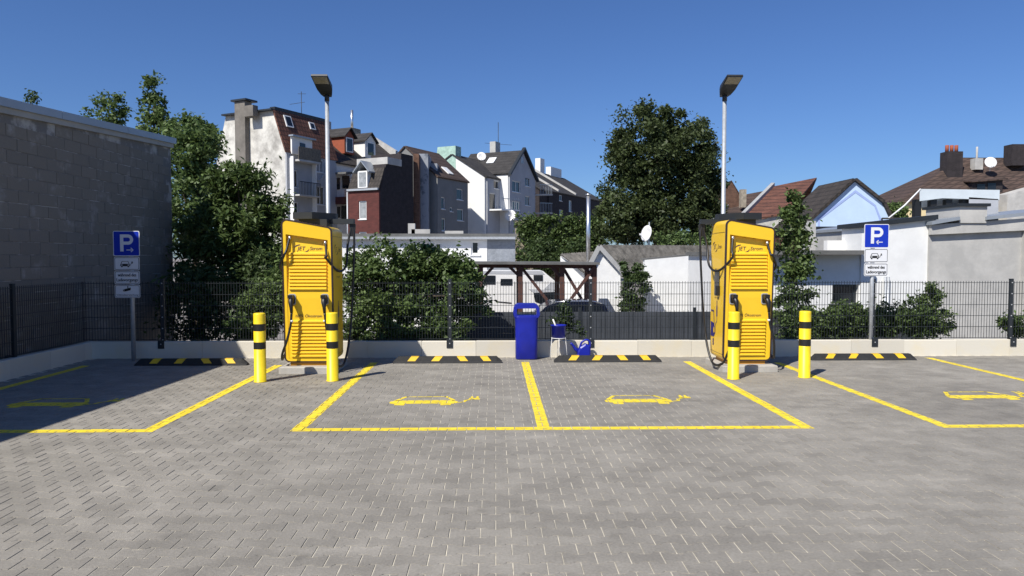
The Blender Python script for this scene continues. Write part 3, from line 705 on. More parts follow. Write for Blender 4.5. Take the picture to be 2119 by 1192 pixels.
# ================================================================== background yard
def slab(mb, pts, out): return mb.prism(pts, out)
def strip_fence():
    Y = 15.6; root = empty('privacy_fence', (0, Y, YARD), 0, 'dark grey privacy strip fence beyond the mesh fence', 'fence')
    zt = atY(1300, 645, Y).z-YARD; X0 = atY(960, 645, Y).x; n = 4; Lp = 2.5
    rowsz = [zt-.155*(k+1) for k in range(13)]
    sm = MB(); sm.b2((.02, -.008, .0), (Lp-.02, .008, .1535)); sme = None
    for i in range(n):
        for zr in rowsz:
            if sme is None: o = sm.build('strip', M['slatew'], root); sme = o.data
            else: o = link('strip', sme, root)
            o.location = (X0+i*Lp, random.uniform(-.004, .004), zr)
        mb = MB(); s = .06
        while s < Lp-.05: mb.beam((X0+i*Lp+s, -.014, 0), (X0+i*Lp+s, -.014, zt+.03), .007, .007, (1, 0, 0)); s += .1
        mb.build('mesh_panel', M['anthr'], root)
    for i in range(n+1): mb = MB(); mb.b2((X0+i*Lp-.03, -.03, 0), (X0+i*Lp+.03, .03, zt+.09)); mb.build('post', M['anthr'], root)
strip_fence()
# carport
CYP = 22.5; root = empty('carport', (0, CYP, YARD), 0, 'open timber carport with diagonal braces and flat grey roof', 'carport')
L = lambda p: p-Vector((0, CYP, YARD))
for dy in (0, 1.9):
    for u in (993, 1077, 1163, 1230):
        p = atY(u, 600, CYP); zt = atY(u, 552, CYP).z; mb = MB(); mb.b2((p.x-.07, dy-.07, 0), (p.x+.07, dy+.07, zt-YARD)); mb.build('post', M['wood'], root)
for a, b, o in (((1020, 553), (995, 580), 0), ((1055, 553), (1076, 573), 0), ((1079, 553), (1136, 626), .08), ((1142, 553), (1160, 572), 0), ((1165, 553), (1207, 624), .08), ((1229, 553), (1180, 620), -.08), ((1208, 553), (1229, 574), 0)):
    mb = MB(); mb.beam(L(atY(*a, CYP))+Vector((0, o, 0)), L(atY(*b, CYP))+Vector((0, o, 0)), .10, .09); mb.build('brace', M['wood'], root)
for dy in (0, 1.9):
    mb = MB(); a, b = L(atY(940, 548, CYP)), L(atY(1234, 550, CYP)); mb.beam(a+Vector((0, dy, 0)), b+Vector((0, dy, 0)), .12, .17); mb.build('beam', M['wood'], root)
a, b = L(atY(930, 544, CYP)), L(atY(1238, 545.5, CYP)); mb = MB(); mb.prism([a+Vector((0, -.35, -.035)), b+Vector((0, -.35, -.035)), b+Vector((0, 2.2, -.035)), a+Vector((0, 2.2, -.035))], (0, 0, .075)); mb.build('roof', M['bitumen'], root)
# motorhome
MY = 27.0; root = empty('motorhome', (0, MY, YARD), 0, 'white motorhome parked behind the timber carport', 'motorhome'); L = lambda u, v, o=0: atY(u, v, MY)-Vector((0, MY-o, YARD))
pr = [(905, 561), (1124, 561), (1150, 583), (1146, 600), (1166, 634), (1198, 645), (1206, 700), (905, 700)]
mb = MB(); pts = [L(u, min(v, 690)) for u, v in pr]; mb.prism(pts, (0, 2.2, 0)); mb.build('body', M['whitep'], root)
mb = MB(); mb.prism([L(905, 561, -.01), L(1122, 561, -.01), L(1127, 568, -.01), L(905, 566, -.01)], (0, .02, 0)); mb.build('roof_stripe', M['plaster_lg'], root)
for r_ in ((1000, 570, 1025, 588), (1036, 577, 1060, 590), (1104, 569, 1123, 581)):
    mb = MB(); mb.prism([L(r_[0], r_[1], -.025), L(r_[2], r_[1], -.025), L(r_[2], r_[3], -.025), L(r_[0], r_[3], -.025)], (0, .03, 0)); mb.build('window', M['glass'], root)
mb = MB(); mb.prism([L(1104, 606, -.02), L(1149, 604, -.02), L(1160, 622, -.02), L(1150, 630, -.02), L(1122, 630, -.02), L(1107, 624, -.02)], (0, .03, 0)); mb.build('cab_window', M['glass'], root)
mb = MB(); mb.prism([L(1094, 598, -.015), L(1146, 600, -.015), L(1149, 604, -.015), L(1104, 606, -.015)], (0, .02, 0)); mb.prism([L(1126, 598, -.014), L(1140, 584, -.014), L(1170, 590, -.014), L(1150, 600, -.014)], (0, .02, 0)); mb.build('grey_flash', M['plaster_lg'], root)
for (u0, v0, u1, v1) in ((1065, 584, 1066, 632), (1088, 584, 1089, 632)): mb = MB(); mb.prism([L(u0, v0, -.01), L(u1, v0, -.01), L(u1, v1, -.01), L(u0, v1, -.01)], (0, .012, 0)); mb.build('door_seam', M['black'], root)
mb = MB(); mb.prism([L(1026, 623, -.02), L(1058, 626, -.02), L(1058, 628, -.02), L(1026, 625, -.02)], (0, .03, 0)); mb.build('door_sill', M['black'], root)
# dark car
KY = 20.0; root = empty('parked_car', (0, KY, YARD), 0, 'dark blue estate car parked in front of the carport', 'car'); L = lambda u, v, o=0: atY(u, v, KY)-Vector((0, KY-o, YARD))
body = [(1068, 672), (1080, 660), (1112, 653), (1262, 652), (1268, 672), (1266, 706), (1070, 706)]; gh = [(1112, 653), (1128, 636), (1145, 628), (1175, 625.5), (1225, 625.5), (1252, 630), (1264, 652)]
mb = MB(); mb.loft([[L(u, v, o) + Vector((0, 0, 0)) for u, v in body] for o in (0, 1.75)], smooth=False); mb.build('body', M['carpaint'], root)
mb = MB(); mb.loft([[L(1188+(u-1188)*k, 652+(v-652)*1, o) for u, v in gh] for o, k in ((.06, 1), (.22, .97), (1.55, .97), (1.70, 1))], smooth=False); mb.build('greenhouse', M['carpaint'], root)
for q in ([(1120, 650), (1133, 637), (1147, 631.5), (1158, 631), (1158, 650)], [(1163, 650), (1163, 631), (1205, 630.5), (1205, 650)], [(1210, 650), (1210, 630.5), (1240, 631), (1255, 649)]):
    mb = MB(); mb.prism([L(u, v, .035) for u, v in q], (0, .03, 0)); mb.build('side_window', M['glass'], root)
mb = MB(); mb.tube([L(u, v-1, .16) for u, v in ((1150, 627), (1180, 625), (1225, 625), (1245, 628))], .022, 6); mb.build('roof_rail', M['steel'], root)
for u in (1098, 1232):
    c = L(u, 690, .1); c.z = .33; mb = MB(); mb.tube([c+Vector((0, -.12, 0)), c+Vector((0, .12, 0))], .33, 20); wh = mb.build('wheel', M['tyre'], root)
    mb = MB(); mb.tube([c+Vector((0, -.13, 0)), c+Vector((0, -.10, 0))], .21, 16); mb.build('rim', M['galv'], wh)
# ---- generic building bits
def facade(parent, P, s0, s1, z0, z1, wins, wm, name='wall', dep=.14, frame=None, pane=None, mull=True, off=0.0):
    """wall skin with real openings; wins in (sa, za, sb, zb) on plane P"""
    ss = sorted({s0, s1, *[w[0] for w in wins], *[w[2] for w in wins]}); zs = sorted({z0, z1, *[w[1] for w in wins], *[w[3] for w in wins]})
    ss = [s for s in ss if s0 <= s <= s1]; zs = [z for z in zs if z0 <= z <= z1]
    mb = MB(); A = lambda s, z, o: P.at(s, z, o+off)
    for i in range(len(ss)-1):
        for j in range(len(zs)-1):
            sc, zc_ = (ss[i]+ss[i+1])/2, (zs[j]+zs[j+1])/2
            if any(w[0] < sc < w[2] and w[1] < zc_ < w[3] for w in wins): continue
            mb.poly([A(ss[i], zs[j], dep), A(ss[i+1], zs[j], dep), A(ss[i+1], zs[j+1], dep), A(ss[i], zs[j+1], dep)])
    for a, b, c, d in wins+[(s0, z0, s1, z1)]:
        out = (a, b, c, d) == (s0, z0, s1, z1)
        q = [(a, b), (c, b), (c, d), (a, d)]
        for k in range(4):
            p1, p2 = q[k], q[(k+1) % 4]; f = [A(*p1, dep), A(*p2, dep), A(*p2, 0), A(*p1, 0)]
            mb.poly(f[::-1] if not out else f)
    mb.build(name, wm, parent)
    for a, b, c, d in wins:
        t = .07; mb = MB()
        bars = [(a, b, c, b+t), (a, d-t, c, d), (a, b+t, a+t, d-t), (c-t, b+t, c, d-t)]
        if mull and c-a > .7: bars.append(((a+c)/2-.035, b+t, (a+c)/2+.035, d-t))
        for e in bars: mb.prism([A(e[0], e[1], .02), A(e[2], e[1], .02), A(e[2], e[3], .02), A(e[0], e[3], .02)], P.n*.055)
        mb.prism([A(a-.05, b-.05, dep), A(c+.05, b-.05, dep), A(c+.05, b, dep), A(a-.05, b, dep)], P.n*.05)
        wo_ = mb.build('window', frame or M['white'], parent)
        mb = MB(); mb.prism([A(a+t, b+t, .025), A(c-t, b+t, .025), A(c-t, d-t, .025), A(a+t, d-t, .025)], P.n*.012); mb.build('pane', pane or random.choice([M['glass'], M['glass'], M['curtain']]), wo_)
def pxwin(P, *rects): return [(P.sz(a, d)[0], (P.sz((a+c)/2, d)[1]), P.sz(c, d)[0], (P.sz((a+c)/2, b)[1])) for a, b, c, d in rects]
def house(name, K, prof, W, label, wm, roofs=(), rm=None, ext=DR, thick=.12, over=.25, cat='house'):
    """gable profile [(t, z)] along GR from K, extruded W along DR; roofs = profile edges that carry tiles"""
    root = empty(name, (K.x, K.y, YARD), 0, label, cat); o = Vector((K.x, K.y, YARD))
    g_ = GR if ext is DR else DR
    P3 = [Vector((K.x, K.y, 0))+g_*t+Vector((0, 0, z)) for t, z in prof]
    mb = MB(); mb.prism([p-o for p in P3], ext*W); mb.build('walls', wm, root)
    for i in roofs:
        a, b = P3[i], P3[i+1]; e = (b-a).normalized(); nn = e.cross(ext).normalized()
        if nn.z < 0: nn = -nn
        lo = over if a.z < b.z else 0; hi = over if b.z < a.z else 0
        a2, b2 = a-e*lo+nn*.01, b+e*hi+nn*.01
        mb = MB(); mb.prism([a2-ext*.12-o, b2-ext*.12-o, b2+ext*(W+.12)-o, a2+ext*(W+.12)-o], nn*thick); mb.build('roof', rm, root)
    return root, o
def K_at(u, Y): p = atY(u, 450, Y); return Vector((p.x, p.y, 0))
def tz(P, u, v): s, z = P.sz(u, v); return s, z
def box_on(root, o, pt, dims, m, name, rz=R(62)):
    mb = MB(); mb.box(pt-o+Vector((0, 0, dims[2]/2)), dims, rz); return mb.build(name, m, root)
def dish(parent, c, r_, aim, m=None, name='satellite_dish'):
    a = Vector(aim).normalized(); x = a.cross(Vector((0, 0, 1))).normalized(); y = x.cross(a); mb = MB(); n = 18
    rg = lambda rr, dd: [c+a*dd+(x*math.cos(2*math.pi*k/n)+y*math.sin(2*math.pi*k/n))*rr for k in range(n)]
    mb.loft([rg(r_*.05, -r_*.22), rg(r_*.6, -r_*.12), rg(r_, .02), rg(r_*.97, .035), rg(r_*.58, -r_*.09), rg(r_*.04, -r_*.19)])
    mb.tube([c-a*r_*.2, c-a*r_*.2-Vector((0, 0, r_*1.5))], r_*.05, 6); mb.tube([c-y*r_*.9, c+a*r_*.9-y*r_*.35], r_*.035, 6); mb.box(c+a*r_*.9-y*r_*.3, (r_*.2, r_*.2, r_*.2))
    return mb.build(name, m or M['whitep'], parent)
# ---- House A: tall weathered gable
K = K_at(592, 55); PG = Plane(K, GR); PF_ = Plane(K, DR)
gp = lambda u, v: PG.sz(u, v)
t1, z1 = gp(580, 277); t2, z2 = gp(566, 232); t3, z3 = gp(467, 238); t4, z4 = gp(447, 342)
zt = (z2+z3)/2; WA = 5.6
zE = PF_.sz(655, 321)[1]
root, o = house('apartment_house', K, [(0, YARD), (0, zE), (t1, z1), (t2, zt), (t3, zt), (t4, z4), (t4+.3, YARD)], WA, 'tall weathered pale house with bare gable, tall chimney and red tiled mansard', M['plaster_old'], (1, 2), M['roof_r'])
RF = lambda u, v: PF_.sz(u, v)
wins = pxwin(PF_, (651, 331, 668, 357), (652, 386, 669, 424), (600, 352, 614, 388), (600, 418, 615, 445))
facade(root, Plane(K-o, DR) if False else PF_, .0, WA, YARD, zE-.05, wins, M['plaster_lg'], off=.0)
for ch in list(root.children):
    pass
def rel(root_, o_):                              # children built in world coordinates: shift them under the root
    for c in root_.children:
        if c.get('_w'): continue
def reparent_world(root_, o_, before):
    for c in root_.children:
        if c not in before: c.location = c.location-o_
def addw(root_, o_, fn):                         # run fn, then move the new direct children from world to local space
    before = set(root_.children); fn()
    for c in root_.children:
        if c not in before: c.location = c.location-o_
# the facade above was built in world coordinates
for c in root.children:
    if c.name.split('.')[0] in ('wall', 'window'): c.location = c.location-o
def A_details():
    c = PG.hit(506, 236); zc0 = PG.sz(506, 212)[1]
    s0, s1 = PG.sz(517, 300)[0], PG.sz(496, 300)[0]
    mb = MB(); mb.prism([PG.at(s0, YARD+6, .0), PG.at(s1, YARD+6, .0), PG.at(s1, zc0, .0), PG.at(s0, zc0, .0)], PG.n*-.45); mb.prism([PG.at(s0, YARD+6, 0), PG.at(s1, YARD+6, 0), PG.at(s1, zc0, 0), PG.at(s0, zc0, 0)], PG.n*.25); ck = mb.build('chimney', M['chim'], root)
    mb = MB(); mb.prism([PG.at(s0-.25, zc0+.02, .6), PG.at(s1+.25, zc0+.02, .6), PG.at(s1+.25, zc0+.16, .6), PG.at(s0-.25, zc0+.16, .6)], PG.n*-1.2); cc = mb.build('chimney_cap', M['anthr'], root)
    s0, s1 = PG.sz(535, 300)[0], PG.sz(522, 300)[0]; zc1 = PG.sz(530, 222)[1]
    mb = MB(); mb.prism([PG.at(s0-.3, zt-.4, -.3), PG.at(s1, zt-.4, -.3), PG.at(s1, zc1, -.3), PG.at(s0-.3, zc1, -.3)], PG.n*-.5); mb.build('chimney', M['chim'], root)
    mb = MB(); mb.prism([PG.at(t2-.1, zt, .05), PG.at(t3+.1, zt, .05), PG.at(t3+.1, zt+.12, .05), PG.at(t2-.1, zt+.12, .05)], PG.n*-.4); mb.build('parapet_cap', M['anthr'], root)
    mb = MB(); mb.b2((0, 0, 0), (0, 0, 0)) if False else None
    # ridge flashing and skylights on the steep tiled slope
    a0 = K+GR*t1+Vector((0, 0, z1)); a1 = K+GR*t2+Vector((0, 0, zt)); e = (a1-a0); nn = e.normalized().cross(DR).normalized(); nn = nn if nn.z > 0 else -nn
    f = lambda s, k, oo=.16: a0+DR*s+e*k+nn*oo
    for s, w_, k0, k1 in ((.75, .75, .35, .85), (3.45, .6, .48, .80)):
        mb = MB(); mb.prism([f(s, k0, .1), f(s+w_, k0, .1), f(s+w_, k1, .1), f(s, k1, .1)], nn*.10); sk = mb.build('skylight', M['white'], root)
        mb = MB(); mb.prism([f(s+.1, k0+.05, .19), f(s+w_-.1, k0+.05, .19), f(s+w_-.1, k1-.05, .19), f(s+.1, k1-.05, .19)], nn*.02); pn = mb.build('pane', M['glass'], sk)
    mb = MB(); mb.prism([a1+nn*.14, a1+DR*WA+nn*.14, a1+DR*WA+nn*.14+Vector((0, 0, .25)), a1+nn*.14+Vector((0, 0, .25))], GR*.5); mb.build('ridge_band', M['anthr'], root)
    # roof terrace loggia and balconies
    q = lambda u, v, oo=0: PF_.at(*PF_.sz(u, v), oo)
    def rect(u0, v0, u1, v1, o0, o1, m, nm, par=None):
        s0_, z0_ = PF_.sz((u0), (v0+v1)/2); s1_, _ = PF_.sz(u1, (v0+v1)/2); za = PF_.sz((u0+u1)/2, v1)[1]; zb = PF_.sz((u0+u1)/2, v0)[1]
        mb = MB(); mb.prism([PF_.at(s0_, za, o0), PF_.at(s1_, za, o0), PF_.at(s1_, zb, o0), PF_.at(s0_, zb, o0)], PF_.n*(o1-o0)); return mb.build(nm, m, par or root)
    rect(598, 286, 640, 322, .16, .30, M['plaster_w'], 'dormer_wall'); rect(614, 297, 625, 316, .30, .34, M['glass'], 'dormer_door'); rect(594, 284, 642, 287, .16, .6, M['fascia'], 'awning')
    b1 = rect(599, 334, 643, 338, .15, 1.0, M['render'], 'balcony'); b2_ = rect(599, 405, 643, 408, .15, 1.0, M['render'], 'balcony')
    s0_, s1_ = PF_.sz(599, 330)[0], PF_.sz(643, 330)[0]
    for zz0, bb, m_, solid in ((PF_.sz(620, 336)[1], b1, M['wood_g'], True), (PF_.sz(620, 406)[1], b2_, M['anthr'], False)):
        n_ = 14
        for k in range(n_+1):
            s = s0_+(s1_-s0_)*k/n_; wv = (s1_-s0_)/n_*.85 if solid else .03
            mb = MB(); c = PF_.at(s, zz0+.5, .97); mb.box(c, (wv, .03, .95), math.atan2(DR.y, DR.x)); mb.build('baluster' if not solid else 'board', m_, bb)
        mb = MB(); mb.beam(PF_.at(s0_, zz0+1.0, .97), PF_.at(s1_, zz0+1.0, .97), .05, .05); mb.build('handrail', m_, bb)
    for u in (597, 644): rect(u-.8, 324, u+.8, 470, .15, .55, M['plaster_w'], 'pilaster')
    mb = MB(); mb.tube([q(672, 330, .25), q(672, 352, .25), q(658, 372, .25), q(652, 374, .25)], .05, 6); mb.build('drainpipe', M['galv'], root)
addw(root, o, A_details)
# ---- House B: dark roof with dormers behind
K = K_at(694, 60); PG = Plane(K, GR); PFb = Plane(K, DR)
zE, zR = 9.5, 13.0
root, o = house('terraced_house', K, [(0, YARD), (0, zE), (4.6, zR), (9.2, zE), (9.2, YARD)], 11.2, 'white house with long dark roof, red dormer and grey dormer', M['plaster_w'], (1, 2), M['roof_d'])
def B_details():
    e = Vector((0, 0, 0))+GR*4.6+Vector((0, 0, zR-zE)); a0 = K+Vector((0, 0, zE))
    def dormer(u, v, wd, m, roofm, nm):
        s = PFb.sz(u, v)[0]; base = a0+DR*s+e*.30; c = base; out = NR
        mb = MB(); h_ = 1.5
        f = [c-DR*wd/2, c+DR*wd/2, c+DR*wd/2+Vector((0, 0, h_)), c+Vector((0, 0, h_+.65)), c-DR*wd/2+Vector((0, 0, h_))]
        mb.prism([p+NR*.5 for p in f], GR*2.6); d_ = mb.build(nm, m, root)
        for sg in (-1, 1):
            mb = MB(); a = c+Vector((0, 0, h_+.68))+NR*.75; b = c+DR*sg*(wd/2+.2)+Vector((0, 0, h_-.12))+NR*.75; mb.prism([a, b, b+Vector((0, 0, .09)), a+Vector((0, 0, .09))], GR*2.9); mb.build('dormer_roof', roofm, d_)
        mb = MB(); mb.prism([c+DR*x+Vector((0, 0, z))+NR*.5 for x, z in ((-wd*.36, .15), (wd*.36, .15), (wd*.36, 1.4), (-wd*.36, 1.4))], NR*.05); wf = mb.build('dormer_frame', M['white'], d_)
        mb = MB(); mb.prism([c+DR*x+Vector((0, 0, z))+NR*.55 for x, z in ((-wd*.27, .25), (wd*.27, .25), (wd*.27, 1.3), (-wd*.27, 1.3))], NR*.02); mb.build('dormer_pane', M['glass'], wf) if False else mb.build('pane', M['glass'], d_)
    dormer(740, 330, 1.25, M['redwood'], M['roof_g'], 'dormer'); dormer(783, 330, 1.5, M['plaster_w'], M['roof_g'], 'dormer')
    c = K+GR*4.6+Vector((0, 0, zR-.5))
    for s, dims, m in ((.8, (1.5, .8, 1.2), M['render']), (3.0, (.6, .6, 1.1), M['render']), (4.2, (.4, 1.0, 1.3), M['render']), (8.1, (1.3, .7, 1.3), M['stone'])):
        mb = MB(); mb.box(c+DR*s+Vector((0, 0, dims[2]/2)), dims, R(62)); mb.build('chimney', m, root)
    mb = MB(); mb.tube([c+DR*7.9+Vector((0, 0, 1)), c+DR*7.9+Vector((0, 0, 3.0))], .13, 8); mb.build('flue', M['steel'], root)
    mb = MB(); t = c+DR*1.2; mb.tube([t, t+Vector((0, 0, 3.4))], .03, 5); mb.beam(t+Vector((-1, 0, 2.3)), t+Vector((.3, 0, 2.5)), .03, .03); mb.beam(t+Vector((-.3, 0, 3.2)), t+Vector((.4, 0, 3.2)), .03, .03); mb.build('antenna', M['anthr'], root)
    mb = MB(); mb.prism([c+DR*11.2+GR*(-2.6)+Vector((0, 0, -1.6)), c+DR*11.2+GR*2+Vector((0, 0, -1.0)), c+DR*11.2+GR*2+Vector((0, 0, 1.0)), c+DR*11.2+Vector((0, 0, 1.0)), c+DR*11.2+GR*(-2.6)+Vector((0, 0, -.5))], DR*.35); mb.build('fire_wall', M['render'], root)
    # balconies between pole and brick wing
    q = lambda u, v, oo=0: PFb.at(*PFb.sz(u, v), oo)
    for (v0, v1, m) in ((357, 361, M['bitumen']),): mb = MB(); mb.prism([q(690, v0, .1), q(722, v0, .1), q(722, v1, .1), q(690, v1, .1)], NR*1.2); mb.build('balcony_roof', m, root)
    mb = MB(); mb.prism([q(690, 394, 1.1), q(722, 394, 1.1), q(722, 408, 1.1), q(690, 408, 1.1)], NR*.06); mb.build('balcony_panel', M['pink'], root)
    mb = MB(); mb.prism([q(690, 408, .1), q(722, 408, .1), q(722, 423, .1), q(690, 423, .1)], NR*.9); mb.build('brick_band', M['brick_r'], root)
    for (a, b, c_, d) in ((694, 368, 702, 392), (708, 364, 722, 390), (694, 428, 703, 450), (706, 426, 722, 455)):
        mb = MB(); mb.prism([q(a, b, .02), q(c_, b, .02), q(c_, d, .02), q(a, d, .02)], NR*.06); mb.build('pane', M['glass'], root)
addw(root, o, B_details)
# ---- Brick wing E
K = K_at(787, 52); PG = Plane(K, GR); PFe = Plane(K, DR)
zt1 = PG.sz(755, 396)[1]; zt2 = PG.sz(755, 347)[1]; tw = PG.sz(723, 420)[0]
root = empty('brick_wing', (K.x, K.y, YARD), 0, 'narrow red brick wing with dark tiled mansard and black side wall', 'house'); o = Vector((K.x, K.y, YARD))
def E_details():
    PGf = Plane(K, -GR)                          # looks towards -DR
    w1 = lambda a, b, c, d: (PGf.sz(a, d)[0], PGf.sz((a+c)/2, d)[1], PGf.sz(c, d)[0], PGf.sz((a+c)/2, b)[1])
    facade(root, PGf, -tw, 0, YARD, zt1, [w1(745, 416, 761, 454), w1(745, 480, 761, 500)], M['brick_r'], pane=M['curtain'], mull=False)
    sE = PFe.sz(855, 420)[0]; s1 = PFe.sz(800, 400)[0]; s2 = PFe.sz(830, 330)[0]
    z5 = PFe.sz(815, 342)[1]; z6 = PFe.sz(843, 320)[1]
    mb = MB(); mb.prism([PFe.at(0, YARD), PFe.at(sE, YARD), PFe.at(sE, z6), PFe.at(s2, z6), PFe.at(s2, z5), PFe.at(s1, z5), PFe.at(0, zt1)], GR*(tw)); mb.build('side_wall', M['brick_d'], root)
    a, b = K+Vector((0, 0, zt1)), K+GR*tw+Vector((0, 0, zt1)); dn = DR*s1+Vector((0, 0, zt2-zt1)); nn = dn.cross(GR).normalized(); nn = nn if nn.dot(DR) < 0 else -nn
    mb = MB(); mb.prism([a-DR*.1, b-DR*.1, b-DR*.1+dn, a-DR*.1+dn], nn*.12); mb.build('mansard_tiles', M['roof_d'], root)
    mb = MB(); mb.prism([a-DR*.22+nn*.1, b-DR*.22+nn*.1, b-DR*.22+nn*.1+Vector((0, 0, .14)), a-DR*.22+nn*.1+Vector((0, 0, .14))], DR*.2); mb.build('gutter', M['galv'], root)
    c = K+GR*tw*.52+Vector((0, 0, zt1+.25))-DR*.15; wd = .85
    mb = MB(); mb.prism([c-GR*wd/2, c+GR*wd/2, c+GR*wd/2+Vector((0, 0, 1.2)), c-GR*wd/2+Vector((0, 0, 1.2))], DR*1.2); dm = mb.build('dormer', M['white'], root)
    mb = MB(); mb.prism([c-GR*wd*.36+Vector((0, 0, .1)), c+GR*wd*.36+Vector((0, 0, .1)), c+GR*wd*.36+Vector((0, 0, 1.1)), c-GR*wd*.36+Vector((0, 0, 1.1))], DR*-.03); mb.build('pane', M['curtain'], dm)
    for sg in (-1, 1):
        mb = MB(); t_ = c-DR*.2+Vector((0, 0, 1.85)); b_ = c-DR*.2+GR*sg*(wd*.85)+Vector((0, 0, 1.05)); mb.prism([t_, b_, b_+Vector((0, 0, .09)), t_+Vector((0, 0, .09))], DR*1.6); mb.build('dormer_roof', M['fascia'], dm)
    mb = MB(); p0 = PFe.at(s1-1.6, z5, .0); mb.prism([PFe.at(s1+.05, z5+.003, .06), PFe.at(s2-.01, z5+.003, .06), PFe.at(s2-.01, z5+.5, .06), PFe.at(s1+.05, z5+.5, .06)], GR*tw); mb.build('roof_edge', M['render'], root)
    mb = MB(); mb.tube([PG.at(tw+.1, YARD+2, -.1), PG.at(tw+.1, zt1, -.1)], .06, 8); mb.build('drainpipe', M['galv'], root)
addw(root, o, E_details)
# piers right of the brick wing
for (u0, u1, vt, Y, m, nm, lb, ww) in ((855, 867, 318, 56, 'brick_b', 'brick_pier', 'brown brick pier at the end of the black side wall', 3.0), (867, 886, 318, 57, 'stain', 'weathered_wall', 'streaked pale wall strip beside the brown brick pier', 3.0), (884, 905, 338, 58.5, 'stain', 'weathered_wall', 'bluish stained wall with dark blotches beside the grey house', 3.0)):
    p0, p1 = atY(u0, vt, Y), atY(u1, vt, Y); mb = MB(); mb.b2((p0.x, Y, YARD), (p1.x-.01, Y+ww, p0.z)); ob = tag(mb.build(nm, M[m]), lb, 'wall')
# ---- House C grey facade + brown roof
K = K_at(966, 62); PFc = Plane(K-DR*4.8, DR); K2 = K-DR*4.8
zE = Plane(K, DR).sz(935, 370)[1]; zR = zE+2.45
root, o = house('terraced_house', K2, [(0, YARD), (0, zE), (2.9, zR), (5.8, zE), (5.8, YARD)], 4.75, 'dark grey rendered house with brown tiled roof and white windows', M['plaster_g'], (1, 2), M['roof_b'])
def C_details():
    wins = pxwin(PFc, (942, 391, 955, 414), (943, 433, 956, 457), (910, 408, 918, 433), (911, 452, 919, 478), (928, 429, 934, 438))
    facade(root, PFc, .0, 4.75, YARD, zE-.1, wins, M['plaster_g'], pane=M['glass'], mull=False)
    a0 = K2+Vector((0, 0, zE)); e = GR*2.9+Vector((0, 0, 2.45)); nn = e.cross(DR).normalized(); nn = nn if nn.z > 0 else -nn
    s = PFc.sz(938, 372)[0]; f = lambda ss, k: a0+DR*ss+e*k+nn*.12
    mb = MB(); mb.prism([f(s-.35, .12), f(s+.45, .12), f(s+.45, .36), f(s-.35, .36)], nn*.09); mb.build('skylight', M['white'], root)
addw(root, o, C_details)
# ---- House D white gable, verdigris chimney
K = K_at(1003, 66); PG = Plane(K, GR); PFd = Plane(K, DR)
zE = PG.sz(1003, 365)[1]; tR, zR = PG.sz(936, 321)
root, o = house('terraced_house', K, [(0, YARD), (0, zE), (tR, zR), (2*tR, zE), (2*tR, YARD)], 9, 'white gabled house with pale green chimney and balcony', M['plaster_w'], (1, 2), M['roof_g'])
def D_details():
    c = K+GR*4.5+Vector((0, 0, zR-.9)); s0, s1 = PG.sz(943, 320)[0], PG.sz(906, 320)[0]; zc_ = PG.sz(925, 303)[1]
    mb = MB(); mb.prism([PG.at(s0, zR-1.4, -.03), PG.at(s1+.4, zR-1.7, -.03), PG.at(s1, zc_, -.03), PG.at(s0, zc_, -.03)], DR*1.0); mb.build('chimney', M['copper'], root)
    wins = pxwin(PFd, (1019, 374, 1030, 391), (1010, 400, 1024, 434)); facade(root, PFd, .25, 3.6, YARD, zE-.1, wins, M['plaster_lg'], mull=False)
    q = lambda u, v, oo=0: PFd.at(*PFd.sz(u, v), oo)
    mb = MB(); mb.prism([q(1009, 433, .14), q(1048, 435, .14), q(1048, 438, .14), q(1009, 436, .14)], NR*1.3); bl = mb.build('balcony', M['white'], root)
    for k in range(9): mb = MB(); s = q(1010+k*4.5, 434, 1.4); mb.beam(s, s+Vector((0, 0, 1.0)), .035, .035, (1, 0, 0)); mb.build('baluster', M['fascia'], bl)
    mb = MB(); mb.beam(q(1009, 434, 1.4)+Vector((0, 0, 1)), q(1048, 436, 1.4)+Vector((0, 0, 1)), .05, .05); mb.build('handrail', M['fascia'], bl)
    dish(bl, q(1024, 447, 1.6), .55, (-.2, -1, .3), name='dish')
addw(root, o, D_details)
